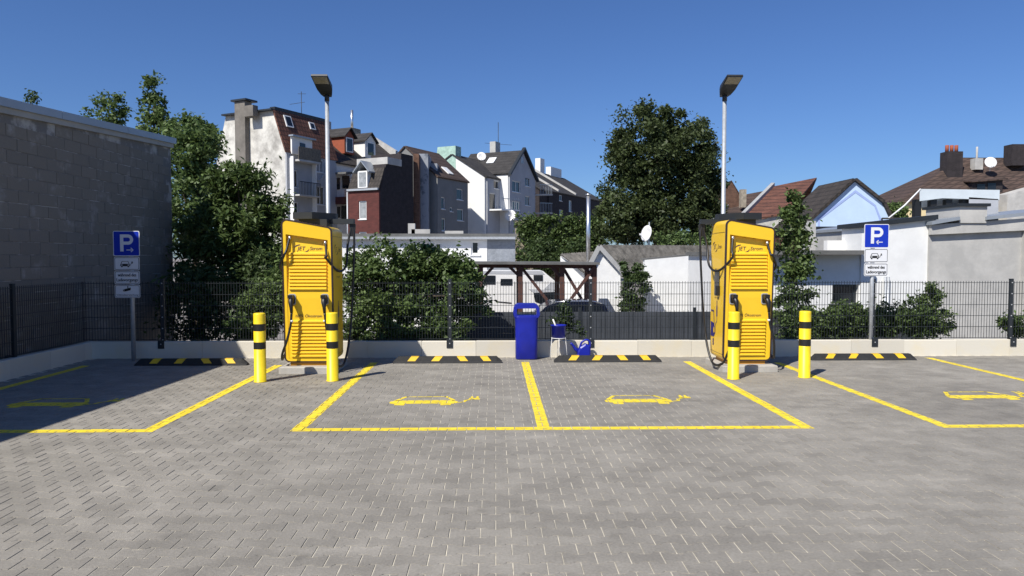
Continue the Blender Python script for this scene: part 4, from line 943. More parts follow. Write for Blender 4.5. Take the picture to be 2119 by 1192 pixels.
# ---- House F grey cross gable
K = K_at(1052, 68); PFf = Plane(K, DR); WF = PFf.sz(1105, 420)[0]
zE = PFf.sz(1052, 358)[1]; zR = PFf.sz(1078, 313)[1]
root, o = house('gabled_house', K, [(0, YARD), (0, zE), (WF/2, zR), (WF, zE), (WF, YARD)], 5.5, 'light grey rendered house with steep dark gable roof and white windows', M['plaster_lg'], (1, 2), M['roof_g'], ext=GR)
def F_details():
    wins = pxwin(PFf, (1057, 375, 1074, 398), (1057, 417, 1074, 441), (1084, 366, 1094, 386), (1084, 406, 1094, 426), (1084, 446, 1094, 458))
    facade(root, PFf, .0, WF, YARD, zE-.15, wins, M['plaster_lg'])
    a, b, c = PFf.at(0, zE-.15, 0), PFf.at(WF, zE-.15, 0), PFf.at(WF/2, zR-.1, 0); mb = MB(); mb.prism([a, b, c], NR*.14); mb.build('gable_wall', M['plaster_lg'], root)
    q = lambda u, v, oo: PFf.at(*PFf.sz(u, v), oo)
    mb = MB(); mb.prism([q(1075, 325, .14), q(1080, 325, .14), q(1080, 339, .14), q(1075, 339, .14)], NR*.03); mb.build('pane', M['curtain'], root)
    for sg, s0 in ((1, 0), (-1, WF)):            # bargeboards
        mb = MB(); mb.prism([PFf.at(s0-sg*.3, zE-.3, .12), PFf.at(WF/2, zR+.15, .12), PFf.at(WF/2, zR+.38, .12), PFf.at(s0-sg*.3, zE-.07, .12)], NR*.3); mb.build('bargeboard', M['anthr'], root)
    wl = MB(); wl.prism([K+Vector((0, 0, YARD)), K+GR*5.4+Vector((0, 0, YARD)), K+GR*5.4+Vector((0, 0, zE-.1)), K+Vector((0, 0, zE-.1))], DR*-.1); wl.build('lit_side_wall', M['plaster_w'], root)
    c = K+GR*3.8+DR*WF*.3+Vector((0, 0, (zE+zR)/2+.8)); dish(root, c, .45, (.1, -1, .3), name='dish')
    e = GR; f = lambda t, k, oo=.14: K+GR*t+DR*WF/2*k+Vector((0, 0, zE+(zR-zE)*k))+ (DR*-1*(zR-zE)+Vector((0, 0, WF/2))).normalized()*oo
    mb = MB(); mb.prism([f(2.2, .45), f(3.0, .45), f(3.0, .7), f(2.2, .7)], (DR*-1*(zR-zE)+Vector((0, 0, WF/2))).normalized()*.08); mb.build('skylight', M['white'], root)
    q = lambda u, v, oo=0: PFf.at(*PFf.sz(u, v), oo)
    for v in (402, 440):                          # balconies right of the gable
        mb = MB(); mb.prism([q(1105, v, -.6), q(1131, v, -.6), q(1131, v+3, -.6), q(1105, v+3, -.6)], NR*1.3); bl = mb.build('balcony', M['render'], root)
        for k in range(8): mb = MB(); s = q(1106+k*3.4, v, .65); mb.beam(s, s+Vector((0, 0, .95)), .03, .03, (1, 0, 0)); mb.build('baluster', M['fascia'], bl)
        mb = MB(); mb.beam(q(1105, v, .65)+Vector((0, 0, .95)), q(1131, v, .65)+Vector((0, 0, .95)), .05, .05); mb.build('handrail', M['fascia'], bl)
addw(root, o, F_details)
# ---- House G dark terrace
K = K_at(1116, 78); PFg = Plane(K, DR); zE = PFg.sz(1130, 394)[1]; zR = zE+3.2
root, o = house('terraced_house', K, [(0, YARD), (0, zE), (5.5, zR), (11, zE), (11, YARD)], 20, 'long dark brick terrace with slate roof and tall stone party walls', M['brick_d'], (1, 2), M['roof_g'])
def G_details():
    wins = pxwin(PFg, (1155, 404, 1161, 416), (1155, 434, 1162, 450), (1175, 415, 1181, 438)); facade(root, PFg, 2.2, 19, YARD, zE-.1, wins, M['brick_d'], mull=False)
    c = K+GR*5.5+Vector((0, 0, zR))
    for u, wd, hh, m in ((1112, .7, 2.2, 'render'), (1140, 2.8, .9, 'stone'), (1196, .8, 1.8, 'plaster_w'), (1222, 2.2, 1.1, 'plaster_w')):
        s = PFg.sz(u+6, 380)[0]; mb = MB(); mb.box(c+DR*s+Vector((0, 0, hh/2-.4)), (wd*1.6, .7, hh+.8), R(62)); mb.build('chimney', M[m], root)
    for s in (5.2, 10.5):
        e = GR*5.5+Vector((0, 0, 3.2)); a0 = K+DR*s+Vector((0, 0, zE)); mb = MB(); mb.prism([a0+Vector((0, 0, .05)), a0+e+Vector((0, 0, .05)), a0+e+Vector((0, 0, .4)), a0+Vector((0, 0, .35))], DR*.35); mb.build('party_wall', M['render'], root)
    mb = MB(); t = c+DR*1.0; mb.tube([t, t+Vector((0, 0, 4.5))], .035, 5); mb.beam(t+Vector((-1.5, 0, 2.2)), t+Vector((1.5, 0, 2.0)), .03, .03); mb.build('antenna', M['anthr'], root)
addw(root, o, G_details)
# ---- low white flat-roofed outbuilding
Y = 30.0; P = Plane((0, Y, 0), (1, 0)); root = empty('outbuilding', (0, Y, YARD), 0, 'low white outbuilding with flat grey roof and a rough grey end section', 'building'); o = Vector((0, Y, YARD))
def out_details():
    zt = P.sz(1000, 492)[1]; s0, s1, s2 = P.sz(700, 500)[0], P.sz(1008, 500)[0], P.sz(1066, 500)[0]
    wins = pxwin(P, (846, 503, 858, 540), (869, 502, 888, 540), (900, 502, 915, 541), (975, 499, 992, 527))
    facade(root, P, s0, s1, YARD, zt, wins, M['white'], mull=False, pane=M['glass'])
    mb = MB(); mb.prism([P.at(s1+.003, YARD, .12), P.at(s2, YARD, .12), P.at(s2, zt, .12), P.at(s1+.003, zt, .12)], (0, 7, 0)); mb.build('end_wall', M['rough_g'], root)
    mb = MB(); mb.b2((s0, Y+.01, YARD), (s1, Y+7, zt)); mb.build('rear_walls', M['white'], root)
    mb = MB(); mb.prism([P.at(s0, zt, .3), P.at(s2+.05, zt, .3), P.at(s2+.05, zt+.16, .3), P.at(s0, zt+.16, .3)], (0, 7.6, 0)); rf = mb.build('roof', M['bitumen'], root)
    mb = MB(); mb.beam(P.at(s0, zt-.02, .36), P.at(s2, zt-.02, .36), .1, .1); mb.build('gutter', M['galv'], root)
    for u, hh in ((842, .5), (862, .25), (935, .18)): c = P.at(P.sz(u, 490)[0], zt+.16, -1.8); mb = MB(); mb.box(c+Vector((0, 0, hh/2)), (.3 if hh > .3 else .8, .3, hh)); mb.build('roof_vent', M['render'], root)
addw(root, o, out_details)
# ---- corrugated sheds and white walls in the middle
def corr_roof(parent, a, b, down, m, n=46):       # ridge a->b, slope vector
    a, b, down = Vector(a), Vector(b), Vector(down); mb = MB(); nn = (b-a).cross(down).normalized(); nn = nn if nn.z > 0 else -nn; N2 = n*2
    top = [a+(b-a)*k/N2+nn*(.05 if k % 2 else 0) for k in range(N2+1)]; V_ = top+[p+down for p in top]
    mb.add(V_, [(k, k+1, k+2+N2, k+1+N2) for k in range(N2)]); V3 = [v-nn*.04 for v in V_]; mb.add(V3, [(k+1, k, k+1+N2, k+2+N2) for k in range(N2)])
    return mb.build('corrugated_roof', m, parent)
Y = 27.0; root = empty('white_shed', (0, Y, YARD), 0, 'white gabled shed with mossy corrugated roof and dish', 'shed'); o = Vector((0, Y, YARD))
def shed():
    a = atY(1239, 510, Y); l = atY(1217, 552, Y); r_ = atY(1284, 560, Y); b = atY(1242, 640, Y)
    bl, br = Vector((l.x, Y, YARD)), Vector((r_.x, Y, YARD)); back = Vector((5.2, 1.0, 0))
    sd = Vector((.93, .37, 0)).normalized()*7.0
    mb = MB(); mb.prism([bl, br, r_, a, l], (1.2, 8, 0)); mb.build('walls', M['white'], root)
    # roof slope seen on the right: ridge from the gable peak away to the right
    rd = atY(1490, 511, Y+3.0)-a; dn = r_-a+Vector((0, -.05, 0)); corr_roof(root, a+Vector((0, -.1, .05)), a+rd+Vector((0, 0, .05)), dn*1.04, M['corr'], 40)
    dl = l-a; mb = MB(); mb.prism([a+Vector((0, -.15, .05)), l+dl*.1+Vector((0, -.15, .05)), l+dl*.1+Vector((1.2, 8, .05)), a+Vector((1.2, 8, .05))], (0, 0, .06)); mb.build('roof_slope', M['corr'], root)
    mb = MB(); mb.beam(a+Vector((0, -.16, .0)), r_+dn*.05+Vector((0, -.16, 0)), .05, .16); mb.beam(a+Vector((0, -.16, .0)), l+dl*.1+Vector((0, -.16, 0)), .05, .16); mb.build('verge_board', M['soffit'], root)
addw(root, o, shed)
dd = empty('satellite_dish', atY(1338, 512, 28.5), 0, 'white satellite dish on a pole above the corrugated roof', 'satellite dish')
dish(dd, Vector((0, 0, .55)), .33, (-.9, -.42, .2), name='reflector'); mb = MB(); mb.tube([(.12, .1, -.3), (.12, .1, 1.0)], .025, 6); mb.build('mast', M['galv'], dd)
Y = 25.5; root = empty('white_wall', (0, Y, YARD), 0, 'plain white yard wall with sloping grey top behind the privacy fence', 'wall'); o = Vector((0, Y, YARD))
def ww():
    q = lambda u, v: atY(u, v, Y)
    mb = MB(); pts = [q(1334, 700), q(1334, 538), q(1420, 530), q(1500, 527), q(1500, 700)]; mb.prism(pts, (0, .3, 0)); mb.build('wall_face', M['white'], root)
    mb = MB(); mb.prism([q(1332, 538), q(1420, 530), q(1502, 527), q(1502, 524), q(1420, 527), q(1332, 535)], (0, .5, 0)); mb.build('coping', M['bitumen'], root)
    mb = MB(); mb.prism([q(1240, 618), q(1285, 618), q(1300, 620), q(1333.5, 626), q(1333.5, 700), q(1240, 700)], (0, .28, 0)); mb.build('low_section', M['white'], root)
addw(root, o, ww)
Y = 30; root = empty('white_shed', (0, Y, YARD), 0, 'small white shed with corrugated roof and steel flue by the ivy wall', 'shed'); o = Vector((0, Y, YARD))
def sh2():
    a, b = atY(1160, 526, Y), atY(1236, 521, Y+2.5); d = atY(1200, 560, Y-.2)-atY(1160, 526, Y); corr_roof(root, a, b, Vector((1.0, -.3, -.75)), M['corr'], 16)
    mb = MB(); e = a+Vector((1.0, .1, -.8)); mb.prism([Vector((a.x, Y+.1, YARD)), Vector((a.x+1.6, Y+.1, YARD)), Vector((a.x+1.6, Y+.1, a.z-1.05)), Vector((a.x+1.0, Y+.1, a.z-.8)), Vector((a.x, Y+.1, a.z-.08))], (.5, 2.5, 0)); mb.build('walls', M['white'], root)
    p = atY(1217, 540, 29.5); zt = atY(1217, 404, 29.5).z; mb = MB(); mb.tube([Vector((p.x, 29.5, p.z-.5)), Vector((p.x, 29.5, zt))], .085, 12); mb.tube([Vector((p.x, 29.5, zt)), Vector((p.x, 29.5, zt+.05))], .12, 12); mb.build('flue', M['steel'], root)
addw(root, o, sh2)
# ---- ivy wall
Y = 46; a, b = atY(1066, 452, Y), atY(1245, 450, Y); root = empty('ivy_wall', (a.x, Y, YARD), 0, 'old rubble wall overgrown with dense green ivy', 'wall')
mb = MB(); mb.b2((0, 0, 0), (b.x-a.x, .5, a.z-YARD-.1)); mb.build('wall_face', M['stone'], root)
# ---- right: white and grey neighbours
Y = 17.5; P = Plane((0, Y, 0), (1, 0)); root = empty('white_building', (0, Y, YARD), 0, 'plain white flat-roofed building with one dark window behind the fence', 'building'); o = Vector((0, Y, YARD))
def wb():
    s0, s1, s2 = P.sz(1560, 560)[0], P.sz(1771, 560)[0], P.sz(1921, 560)[0]; z1 = P.sz(1700, 527)[1]; zh = P.sz(1850, 462)[1]; zh1 = P.sz(1771, 472)[1]
    facade(root, P, s0, s1, YARD, z1, pxwin(P, (1714, 588, 1768, 628)), M['white'], frame=M['anthr'], pane=M['glass'], dep=.2)
    mb = MB(); mb.b2((s0, Y+.01, YARD), (s1, Y+6, z1-.01)); mb.build('rear_walls', M['white'], root)
    mb = MB(); mb.b2((s0-.1, Y-.75, z1), (s1, Y+6, z1+.1)); mb.build('roof_overhang', M['bitumen'], root)
    zq = P.sz(1921, 455)[1]
    mb = MB(); mb.prism([P.at(s1, YARD, .25), P.at(s2, YARD, .25), P.at(s2, zq, .25), P.at(s1, zh1, .25)], (0, 1.0, 0)); mb.build('high_section', M['white'], root)
    mb = MB(); mb.prism([P.at(s1-.08, zh1, .35), P.at(s2, zq, .35), P.at(s2, zq+.11, .35), P.at(s1-.08, zh1+.11, .35)], (0, 1.2, 0)); mb.build('roof_edge', M['anthr'], root)
    for u in (1817, 1823): mb = MB(); c = P.sz(u, 600)[0]; mb.tube([P.at(c, YARD, .32), P.at(c, P.sz(u, 572)[1], .32)], .035, 8); mb.build('pipe', M['galv'], root)
    mb = MB(); mb.prism([P.at(P.sz(1735, 520)[0], z1+.1, -.6), P.at(s1, z1+.1, -.6), P.at(s1, z1+.36, -.6), P.at(P.sz(1735, 520)[0], z1+.36, -.6)], (0, .2, 0)); mb.build('parapet', M['plaster_w'], root)
    mb = MB(); q0 = P.sz(1752, 494)[0]; mb.b2((q0-.13, Y+2, z1), (q0+.13, Y+2.3, P.sz(1752, 466)[1]+.2)); mb.build('chimney', M['render'], root)
addw(root, o, wb)
Y = 17.2; P = Plane((0, Y, 0), (1, 0)); root = empty('grey_rendered_building', (0, Y, YARD), 0, 'grey rendered flat-roofed building with recessed wall panel and stained parapet', 'building'); o = Vector((0, Y, YARD))
def gb():
    X = lambda u: P.sz(u, 560)[0]; Z = lambda v: P.sz(2000, v)[1]
    mb = MB(); mb.b2((X(1921), Y, YARD), (X(2500), Y+7, Z(462))); mb.build('wall', M['render'], root)
    mb = MB(); mb.prism([P.at(X(1919), Z(486), .12), P.at(X(2112), Z(477), .12), P.at(X(2112), Z(452), .12), P.at(X(1919), Z(466), .12)], (0, .115, 0)); mb.build('lintel_band', M['render'], root)
    mb = MB(); mb.b2((X(2112)+.003, Y-.12, YARD), (X(2500), Y-.005, Z(452))); mb.build('pier', M['render'], root)
    mb = MB(); mb.b2((X(1974), Y-.16, Z(462)), (X(2030), Y+1.2, Z(428))); pp_ = mb.build('parapet_block', M['render'], root)
    mb = MB(); mb.b2((X(1970), Y-.22, Z(428)), (X(2034), Y+1.3, Z(422))); mb.build('parapet_cap', M['anthr'], pp_)
    for a, b, v0, v1 in ((1915, 1972, 466, 456), (2026, 2500, 456, 438)):
        mb = MB(); mb.prism([P.at(X(a), Z(v0), .22), P.at(X(b), Z(v1 if b < 2200 else 405), .22), P.at(X(b), Z((v1 if b < 2200 else 405)-7), .22), P.at(X(a), Z(v0-7), .22)], (0, 7, 0)); mb.build('roof_edge', M['fascia'], root)
addw(root, o, gb)
# canopy on dark posts above the roofs
Y = 21; root = empty('roof_canopy', (0, Y, 0), 0, 'pale flat canopy on dark posts above the white building', 'canopy'); o = Vector((0, Y, 0))
def cn():
    q = lambda u, v, y=Y: atY(u, v, y)
    mb = MB(); mb.prism([q(1903, 391), q(2069, 393), q(2068, 414), q(1950, 410), q(1903, 416)], (1.95, 3.2, 0)); mb.build('fascia', M['pale'], root)
    for u in (1905, 1937, 1969, 2003): mb = MB(); a = q(u, 412); b = q(u, 470); mb.b2((a.x-.09, Y+.1, 0), (a.x+.09, Y+.28, a.z)); mb.build('post', M['black'], root)
    mb = MB(); mb.prism([q(2005, 408), q(2066, 412), q(2066, 470), q(2005, 470)], (1.2, 2, 0)); mb.build('rear_wall', M['plaster_lg'], root)
    for v in (452, 461): mb = MB(); mb.tube([q(1825, v), q(1905, v)], .025, 6); mb.build('railing', M['black'], root)
    for u in (1825, 1858): mb = MB(); mb.tube([q(u, 452), q(u, 478)], .025, 6); mb.build('railing_post', M['black'], root)
    mb = MB(); mb.tube([q(1905, 391), q(1872, 425), q(1838, 452)], .022, 6); mb.build('white_pipe', M['white'], root)
addw(root, o, cn)
# yellow house with brown hipped roof
Y = 56; root = empty('yellow_house', (0, Y, YARD), 0, 'yellow house with large brown tiled roof, brick chimney and dish', 'house'); o = Vector((0, Y, YARD))
def yh():
    q = lambda u, v, y=Y: atY(u, v, y); P = Plane((0, Y, 0), (1, 0))
    s0, s1 = P.sz(1866, 430)[0], P.sz(2300, 430)[0]; z1 = P.sz(1900, 412)[1]
    facade(root, P, s0, s1, YARD, z1, pxwin(P, (1917, 438, 1925, 447), (1941, 434, 1952, 445), (2060, 372, 2085, 390))[:2], M['plaster_y'], mull=False)
    mb = MB(); mb.b2((s0, Y+.01, YARD), (s1, Y+6.6, z1)); mb.build('rear_walls', M['plaster_y'], root)
    e0, e1 = q(1858, 418, Y-.5), q(2330, 418, Y-.5); r0, r1 = q(1990, 326, Y+3.2), q(2330, 290, Y+3.2); r1.z = r0.z; e1.z = e0.z
    bk0 = Vector((e0.x, Y+7, e0.z)); bk1 = Vector((e1.x, Y+7, e0.z))
    mb = MB(); mb.add([e0, e1, r1, r0, bk0, bk1], [(0, 1, 2, 3), (0, 3, 4), (3, 2, 5, 4), (0, 4, 5, 1), (1, 5, 2)]); mb.build('roof', M['roof_b'], root)
    c = q(1968, 355, Y+2); mb = MB(); mb.box(c+Vector((0, 0, .1)), (1.25, 1.0, 2.9)); mb.build('chimney', M['brick_d'], root)
    for k in (-.38, 0, .38): mb = MB(); mb.tube([c+Vector((k, 0, 1.54)), c+Vector((k, 0, 2.1))], .14, 8); mb.build('chimney_pot', M['redwood'], root)
    dish(root, q(2050, 336, Y+1.2), .45, (-.2, -1, .25), name='dish')
    c = q(2021, 340, Y+2); mb = MB(); mb.box(c, (.65, .6, .9)); mb.tube([c, c+Vector((0, 0, 1.4))], .08, 6); mb.build('vent', M['render'], root)
    d0, d1 = q(2012, 378, Y+.3), q(2075, 372, Y+.3); mb = MB(); mb.prism([d0, d1, d1+Vector((0, 0, -1.0)), d0+Vector((0, 0, -1.0))], (0, 2.2, 0)); dm = mb.build('dormer', M['brick_d'], root)
    mb = MB(); mb.prism([d0+Vector((-.2, -.3, 0)), d1+Vector((.2, -.3, 0)), d1+Vector((.2, 2.4, .3)), d0+Vector((-.2, 2.4, .3))], (0, 0, .1)); mb.build('dormer_roof', M['roof_b'], dm)
    for t in (.15, .5): p_ = d0+(d1-d0)*t; mb = MB(); mb.b2((p_.x, p_.y-.04, p_.z-.85), (p_.x+.65, p_.y-.01, p_.z-.15)); mb.build('pane', M['glass'], dm)
    c = q(2103, 322, Y+2.2); mb = MB(); mb.box(c, (1.4, 1.0, 1.7)); mb.build('chimney', M['brick_d'], root)
    mb = MB(); c0, c1 = q(2085, 402, Y-1.5), q(2200, 372, Y-1.5); mb.prism([c0, c1, c1+Vector((0, 0, -3)), c0+Vector((0, 0, -2))], (0, 2, 0)); mb.build('side_wing', M['render'], root)
addw(root, o, yh)
# light blue gabled house and brown roofs
Y = 50; root = empty('light_blue_house', (0, Y, YARD), 0, 'light blue gabled house with darker blue painted band', 'house'); o = Vector((0, Y, YARD))
def bh():
    q = lambda u, v, y=Y: atY(u, v, y)
    G = [(1674, 640), (1674, 463), (1770, 375), (1828, 421), (1840, 447), (1840, 640)]
    bv = Vector((0, 5.2, 0))
    mb = MB(); mb.prism([q(u, min(v, 560)) for u, v in G], bv); mb.build('walls', M['plaster_b'], root)
    for (a, b) in (((1662, 474), (1770, 373)), ((1770, 373), (1829, 420)), ((1829, 420), (1844, 452))):
        p0, p1 = q(*a, Y-.25), q(*b, Y-.25); mb = MB(); nn = Vector((-(p1-p0).z, 0, (p1-p0).x)).normalized(); mb.prism([p0, p1, p1+nn*.2, p0+nn*.2], bv*1.04); mb.build('roof', M['roof_d'], root)
    B = [(1692, 478), (1692, 452), (1770, 393), (1812, 424), (1824, 455), (1824, 478)]; Bi = [(1696, 478), (1696, 455), (1770, 399), (1809, 427), (1820, 456), (1820, 478)]
    for k in range(5): mb = MB(); mb.prism([q(*B[k]), q(*B[k+1]), q(*Bi[k+1]), q(*Bi[k])], (0, -.02, 0)); mb.build('painted_band', M['plaster_b2'], root)
addw(root, o, bh)
def roof_house(u0, v0, u1, v1, drop, Y, label, m, wm, par=True, dx=0.0):
    root = empty('terraced_house', (0, Y, YARD), 0, label, 'house', 'brown tiled terrace roofs'); o = Vector((0, Y, YARD))
    def f():
        a, b = atY(u0, v0, Y+5), atY(u1, v1, Y+5); b.z = b.z; lo = Vector((-3.7, -5, -2.3))*1.5; drop = -lo.z
        mb = MB(); mb.prism([a, b, b+lo, a+lo], (0, 0, .15)); mb.build('roof', m, root)
        mb = MB(); mb.prism([Vector((a.x+lo.x, a.y+lo.y+.2, YARD)), Vector((b.x+lo.x, a.y+lo.y+.2, YARD)), Vector((b.x+lo.x, a.y+lo.y+.2, b.z-drop)), Vector((a.x+lo.x, a.y+lo.y+.2, a.z-drop))], (2.0, 5, 0)); mb.build('walls', wm, root)
        back = Vector((.6, 5, -drop)); mb = MB(); mb.prism([a, b, b+back, a+back], (0, 0, .14)); mb.build('rear_roof', m, root)
        if par:
            mb = MB(); mb.prism([a+Vector((0, 0, .0)), a+lo, a+lo+Vector((0, 0, .5)), a+Vector((0, 0, .5))], (.3, 0, 0)); mb.build('party_wall', M['soffit'], root)
    addw(root, o, f); return root, o
r1, o1 = roof_house(1596, 390, 1690, 371, 4.2, 58, 'terraced house with reddish brown roof and pale party wall above the charger', M['roof_r'], M['plaster_old'])
r2, o2 = roof_house(1530, 408, 1595, 396, 3.4, 60, 'terraced house with brown roof and a tan chimney behind the lamp post', M['roof_b'], M['plaster_old'])
def ch2():
    c = atY(1537, 411, 60.5); mb = MB(); mb.box(c, (.45, .5, 1.5)); mb.build('chimney', M['stone'], r2)
addw(r2, o2, ch2)
Y = 62; root = empty('terraced_house', (0, Y, YARD), 0, 'brick gabled house half hidden by the big round tree', 'house'); o = Vector((0, Y, YARD))
def gg():
    q = lambda u, v: atY(u, v, Y); mb = MB(); mb.prism([q(1470, 520), q(1470, 430), q(1514, 377), q(1532, 408), q(1532, 520)], (1, 8, 0)); mb.build('walls', M['brick_b'], root)
    mb = MB(); mb.prism([q(1462, 436), q(1514, 376), q(1514, 373), q(1460, 433)], (1, 8, 0)); mb.prism([q(1514, 376), q(1535, 412), q(1536, 409), q(1514, 373)], (1, 8, 0)); mb.build('roof', M['roof_b'], root)
addw(root, o, gg)
Y = 36; p0, p1 = atY(1676, 474, Y), atY(1770, 470, Y); root = empty('flat_roofed_annex', (0, Y, YARD), 0, 'brown clad flat-roofed annex with a yellow wall below the blue gable', 'building')
mb = MB(); mb.b2((p0.x, 0, 0), (atY(1725, 470, Y).x, 5, p0.z-YARD)); mb.build('clad_section', M['wood'], root)
mb = MB(); mb.b2((atY(1725, 470, Y).x+.005, .1, 0), (atY(1778, 470, Y).x, 5, p0.z-YARD-.03)); mb.build('yellow_section', M['plaster_y'], root)
mb = MB(); mb.b2((p0.x-.2, -.2, p0.z-YARD), (atY(1779, 470, Y).x, 5.2, p0.z-YARD+.12)); mb.build('roof', M['anthr'], root)
# ================================================================== vegetation
def leaves(name, ells, n, size, m, parent, clumps=60, spread=.16, up=.35, asp=.55, shell=.55, floor=None):
    """leaf-sized faces gathered in clumps through one or more ellipsoids (centre, radii, weight)"""
    W_ = np.array([e[2] for e in ells], float); W_ /= W_.sum(); P = []
    for (c, r_, _), wgt in zip(ells, W_):
        k = max(4, int(clumps*wgt)); d = rng.normal(size=(k, 3)); d /= np.linalg.norm(d, axis=1)[:, None]
        rad = (shell+(1-shell)*rng.random(k))[:, None]; cc = np.array(c)+d*rad*np.array(r_)*(.82+.26*rng.random(k))[:, None]
        m_ = int(n*wgt); idx = rng.integers(0, k, m_); s = spread*np.mean(r_)*(.6+.8*rng.random(k))
        P.append(cc[idx]+rng.normal(size=(m_, 3))*s[idx][:, None]*np.array([1, 1, .8]))
    P = np.concatenate(P)
    if floor is not None: P = P[P[:, 2] > floor]
    k = len(P); nrm = rng.normal(size=(k, 3)); nrm[:, 2] = np.abs(nrm[:, 2])+up; nrm /= np.linalg.norm(nrm, axis=1)[:, None]
    t = rng.normal(size=(k, 3)); t[:, 2] -= .5; t -= nrm*(t*nrm).sum(1)[:, None]; t /= np.linalg.norm(t, axis=1)[:, None]; b = np.cross(nrm, t)
    s = size*(.65+.7*rng.random(k))[:, None]
    V_ = np.stack([P-t*s*.5, P+b*s*asp*.5+nrm*s*.08, P+t*s*.5-nrm*s*.06, P-b*s*asp*.5+nrm*s*.08], 1).reshape(-1, 3)
    me = bpy.data.meshes.new(name); me.vertices.add(k*4); me.vertices.foreach_set('co', V_.ravel().astype(np.float32))
    me.loops.add(k*4); me.loops.foreach_set('vertex_index', np.arange(k*4, dtype=np.int32)); me.polygons.add(k)
    me.polygons.foreach_set('loop_start', np.arange(0, k*4, 4, dtype=np.int32)); me.polygons.foreach_set('loop_total', np.full(k, 4, dtype=np.int32))
    me.materials.append(m); me.update(calc_edges=True); me.validate()
    return link(name, me, parent)
def tree(name, base, ells, n, size, m, label, trunk=.12, cat='tree', group=None, limbs=6, **kw):
    root = empty(name, base, 0, label, cat, group); b = Vector(base)
    E = [((Vector(c)-b), r_, w_) for c, r_, w_ in ells]; c0 = E[0][0]
    mb = MB(); mb.tube(spline([(0, 0, 0), (c0.x*.3+.03, c0.y*.3, c0.z*.45), (c0.x*.8, c0.y*.8, c0.z)], 5), [trunk*(1-.06*k) for k in range(11)], 8)
    for k in range(limbs):
        e = E[k % len(E)]; a = random.uniform(0, 6.28); q = e[0]+Vector((math.cos(a)*e[1][0]*.65, math.sin(a)*e[1][1]*.65, random.uniform(-.3, .5)*e[1][2])); s = Vector((c0.x*.5, c0.y*.5, c0.z*random.uniform(.45, .8)))
        mb.tube(spline([s, (s+q)/2+Vector((0, 0, .1*e[1][2])), q], 4), [trunk*.45*(1-.09*j) for j in range(9)], 6)
    mb.build('trunk', M['bark'], root)
    leaves('crown', [(tuple(c), r_, w_) for c, r_, w_ in E], n, size, m, root, **kw); return root
A = lambda u, v, Y: tuple(atY(u, v, Y))
def gnd(u, Y, z=YARD): p = atY(u, 500, Y); return (p.x, Y, z)
# big round tree
Y = 40
tree('broadleaf_tree', gnd(1362, Y), [(A(1362, 320, Y), (3.0, 2.9, 3.0), 1.3), (A(1310, 400, Y), (2.1, 2.4, 2.2), .7), (A(1425, 390, Y), (2.0, 2.4, 2.3), .7), (A(1300, 465, Y-.6), (1.9, 2, 1.5), .5), (A(1375, 460, Y-1), (2.6, 2.2, 1.6), .7), (A(1450, 460, Y), (1.5, 2, 1.5), .4), (A(1365, 262, Y), (1.7, 1.7, 1.3), .4), (A(1303, 310, Y), (1.6, 1.6, 1.6), .4), (A(1432, 300, Y), (1.6, 1.6, 1.6), .4), (A(1270, 430, Y), (1.1, 1.4, 1.2), .25), (A(1468, 390, Y), (.8, 1.4, 1.6), .25)],
     62000, .21, M['leaf_t'], 'big round dark green broadleaf tree beside the ivy wall', .4, clumps=300, spread=.12, shell=.45)
# trees and shrubs at left
tree('leafy_tree', gnd(405, 21), [(A(398, 335, 21), (.72, 1.0, 1.2), 1), (A(400, 440, 20.5), (.9, 1, 1.3), .8), (A(425, 285, 22), (.4, .6, .6), .35), (A(380, 275, 22), (.45, .6, .55), .3)], 15000, .13, M['leaf_a'], 'tall leafy tree close behind the grey block building', .14, clumps=150, spread=.17)
tree('walnut_tree', gnd(500, 17.2), [(A(500, 425, 17.2), (1.0, .9, 1.0), 1), (A(450, 500, 17), (.9, .8, 1.0), .8), (A(555, 480, 17), (.55, .7, .8), .4), (A(480, 380, 17.4), (.55, .6, .5), .4), (A(420, 590, 16.6), (.8, .7, .9), .5), (A(540, 570, 17.4), (.8, .6, .9), .8)], 17000, .17, M['leaf_c'], 'bright green tree with long narrow leaves behind the shaded fence', .1, clumps=170, spread=.15, asp=.32)
tree('slim_tree', gnd(322, 27), [(A(318, 220, 27), (.42, .42, 1.1), 1), (A(322, 270, 27), (.75, .7, .8), 1), (A(312, 170, 27), (.2, .2, .45), .25), (A(335, 215, 27), (.2, .2, .5), .2)], 2600, .15, M['leaf_a'], 'slim pointed tree rising above the grey roof edge', .07, clumps=60, spread=.2)
tree('slim_tree', gnd(228, 28), [(A(226, 225, 28), (.55, .5, .8), 1), (A(215, 245, 28), (.7, .5, .5), .7), (A(243, 225, 28), (.3, .3, .6), .4)], 1500, .14, M['leaf_a'], 'sparse twiggy tree above the grey roof edge, shorter than its neighbour', .06, clumps=45, spread=.2)
tree('birch_top', gnd(66, 22), [(A(65, 202, 22), (.16, .16, .22), 1)], 160, .10, M['leaf_b'], 'wispy tree tip peeking over the grey roof', .04, clumps=12, spread=.4, limbs=2)
tree('leafy_shrub', gnd(545, 14.0, -.1), [(A(550, 640, 14.0), (.65, .5, .55), 1), (A(590, 600, 14.2), (.5, .5, .6), .7), (A(500, 680, 13.9), (.35, .4, .3), .3), (A(640, 560, 14.5), (.6, .5, .8), .5)], 8500, .085, M['leaf_a'], 'green shrub behind the mesh fence left of a charger', .04, 'shrub', clumps=110, spread=.16)
tree('dark_shrub', gnd(420, 15.5, -.1), [(A(400, 640, 15.5), (.8, .7, .9), 1), (A(470, 620, 15.8), (.6, .6, .9), .6), (A(530, 590, 16.2), (.7, .5, .9), .7)], 7500, .11, M['leaf_b'], 'dark shaded shrub behind the fence beside the block building', .05, 'shrub', clumps=70, spread=.2)
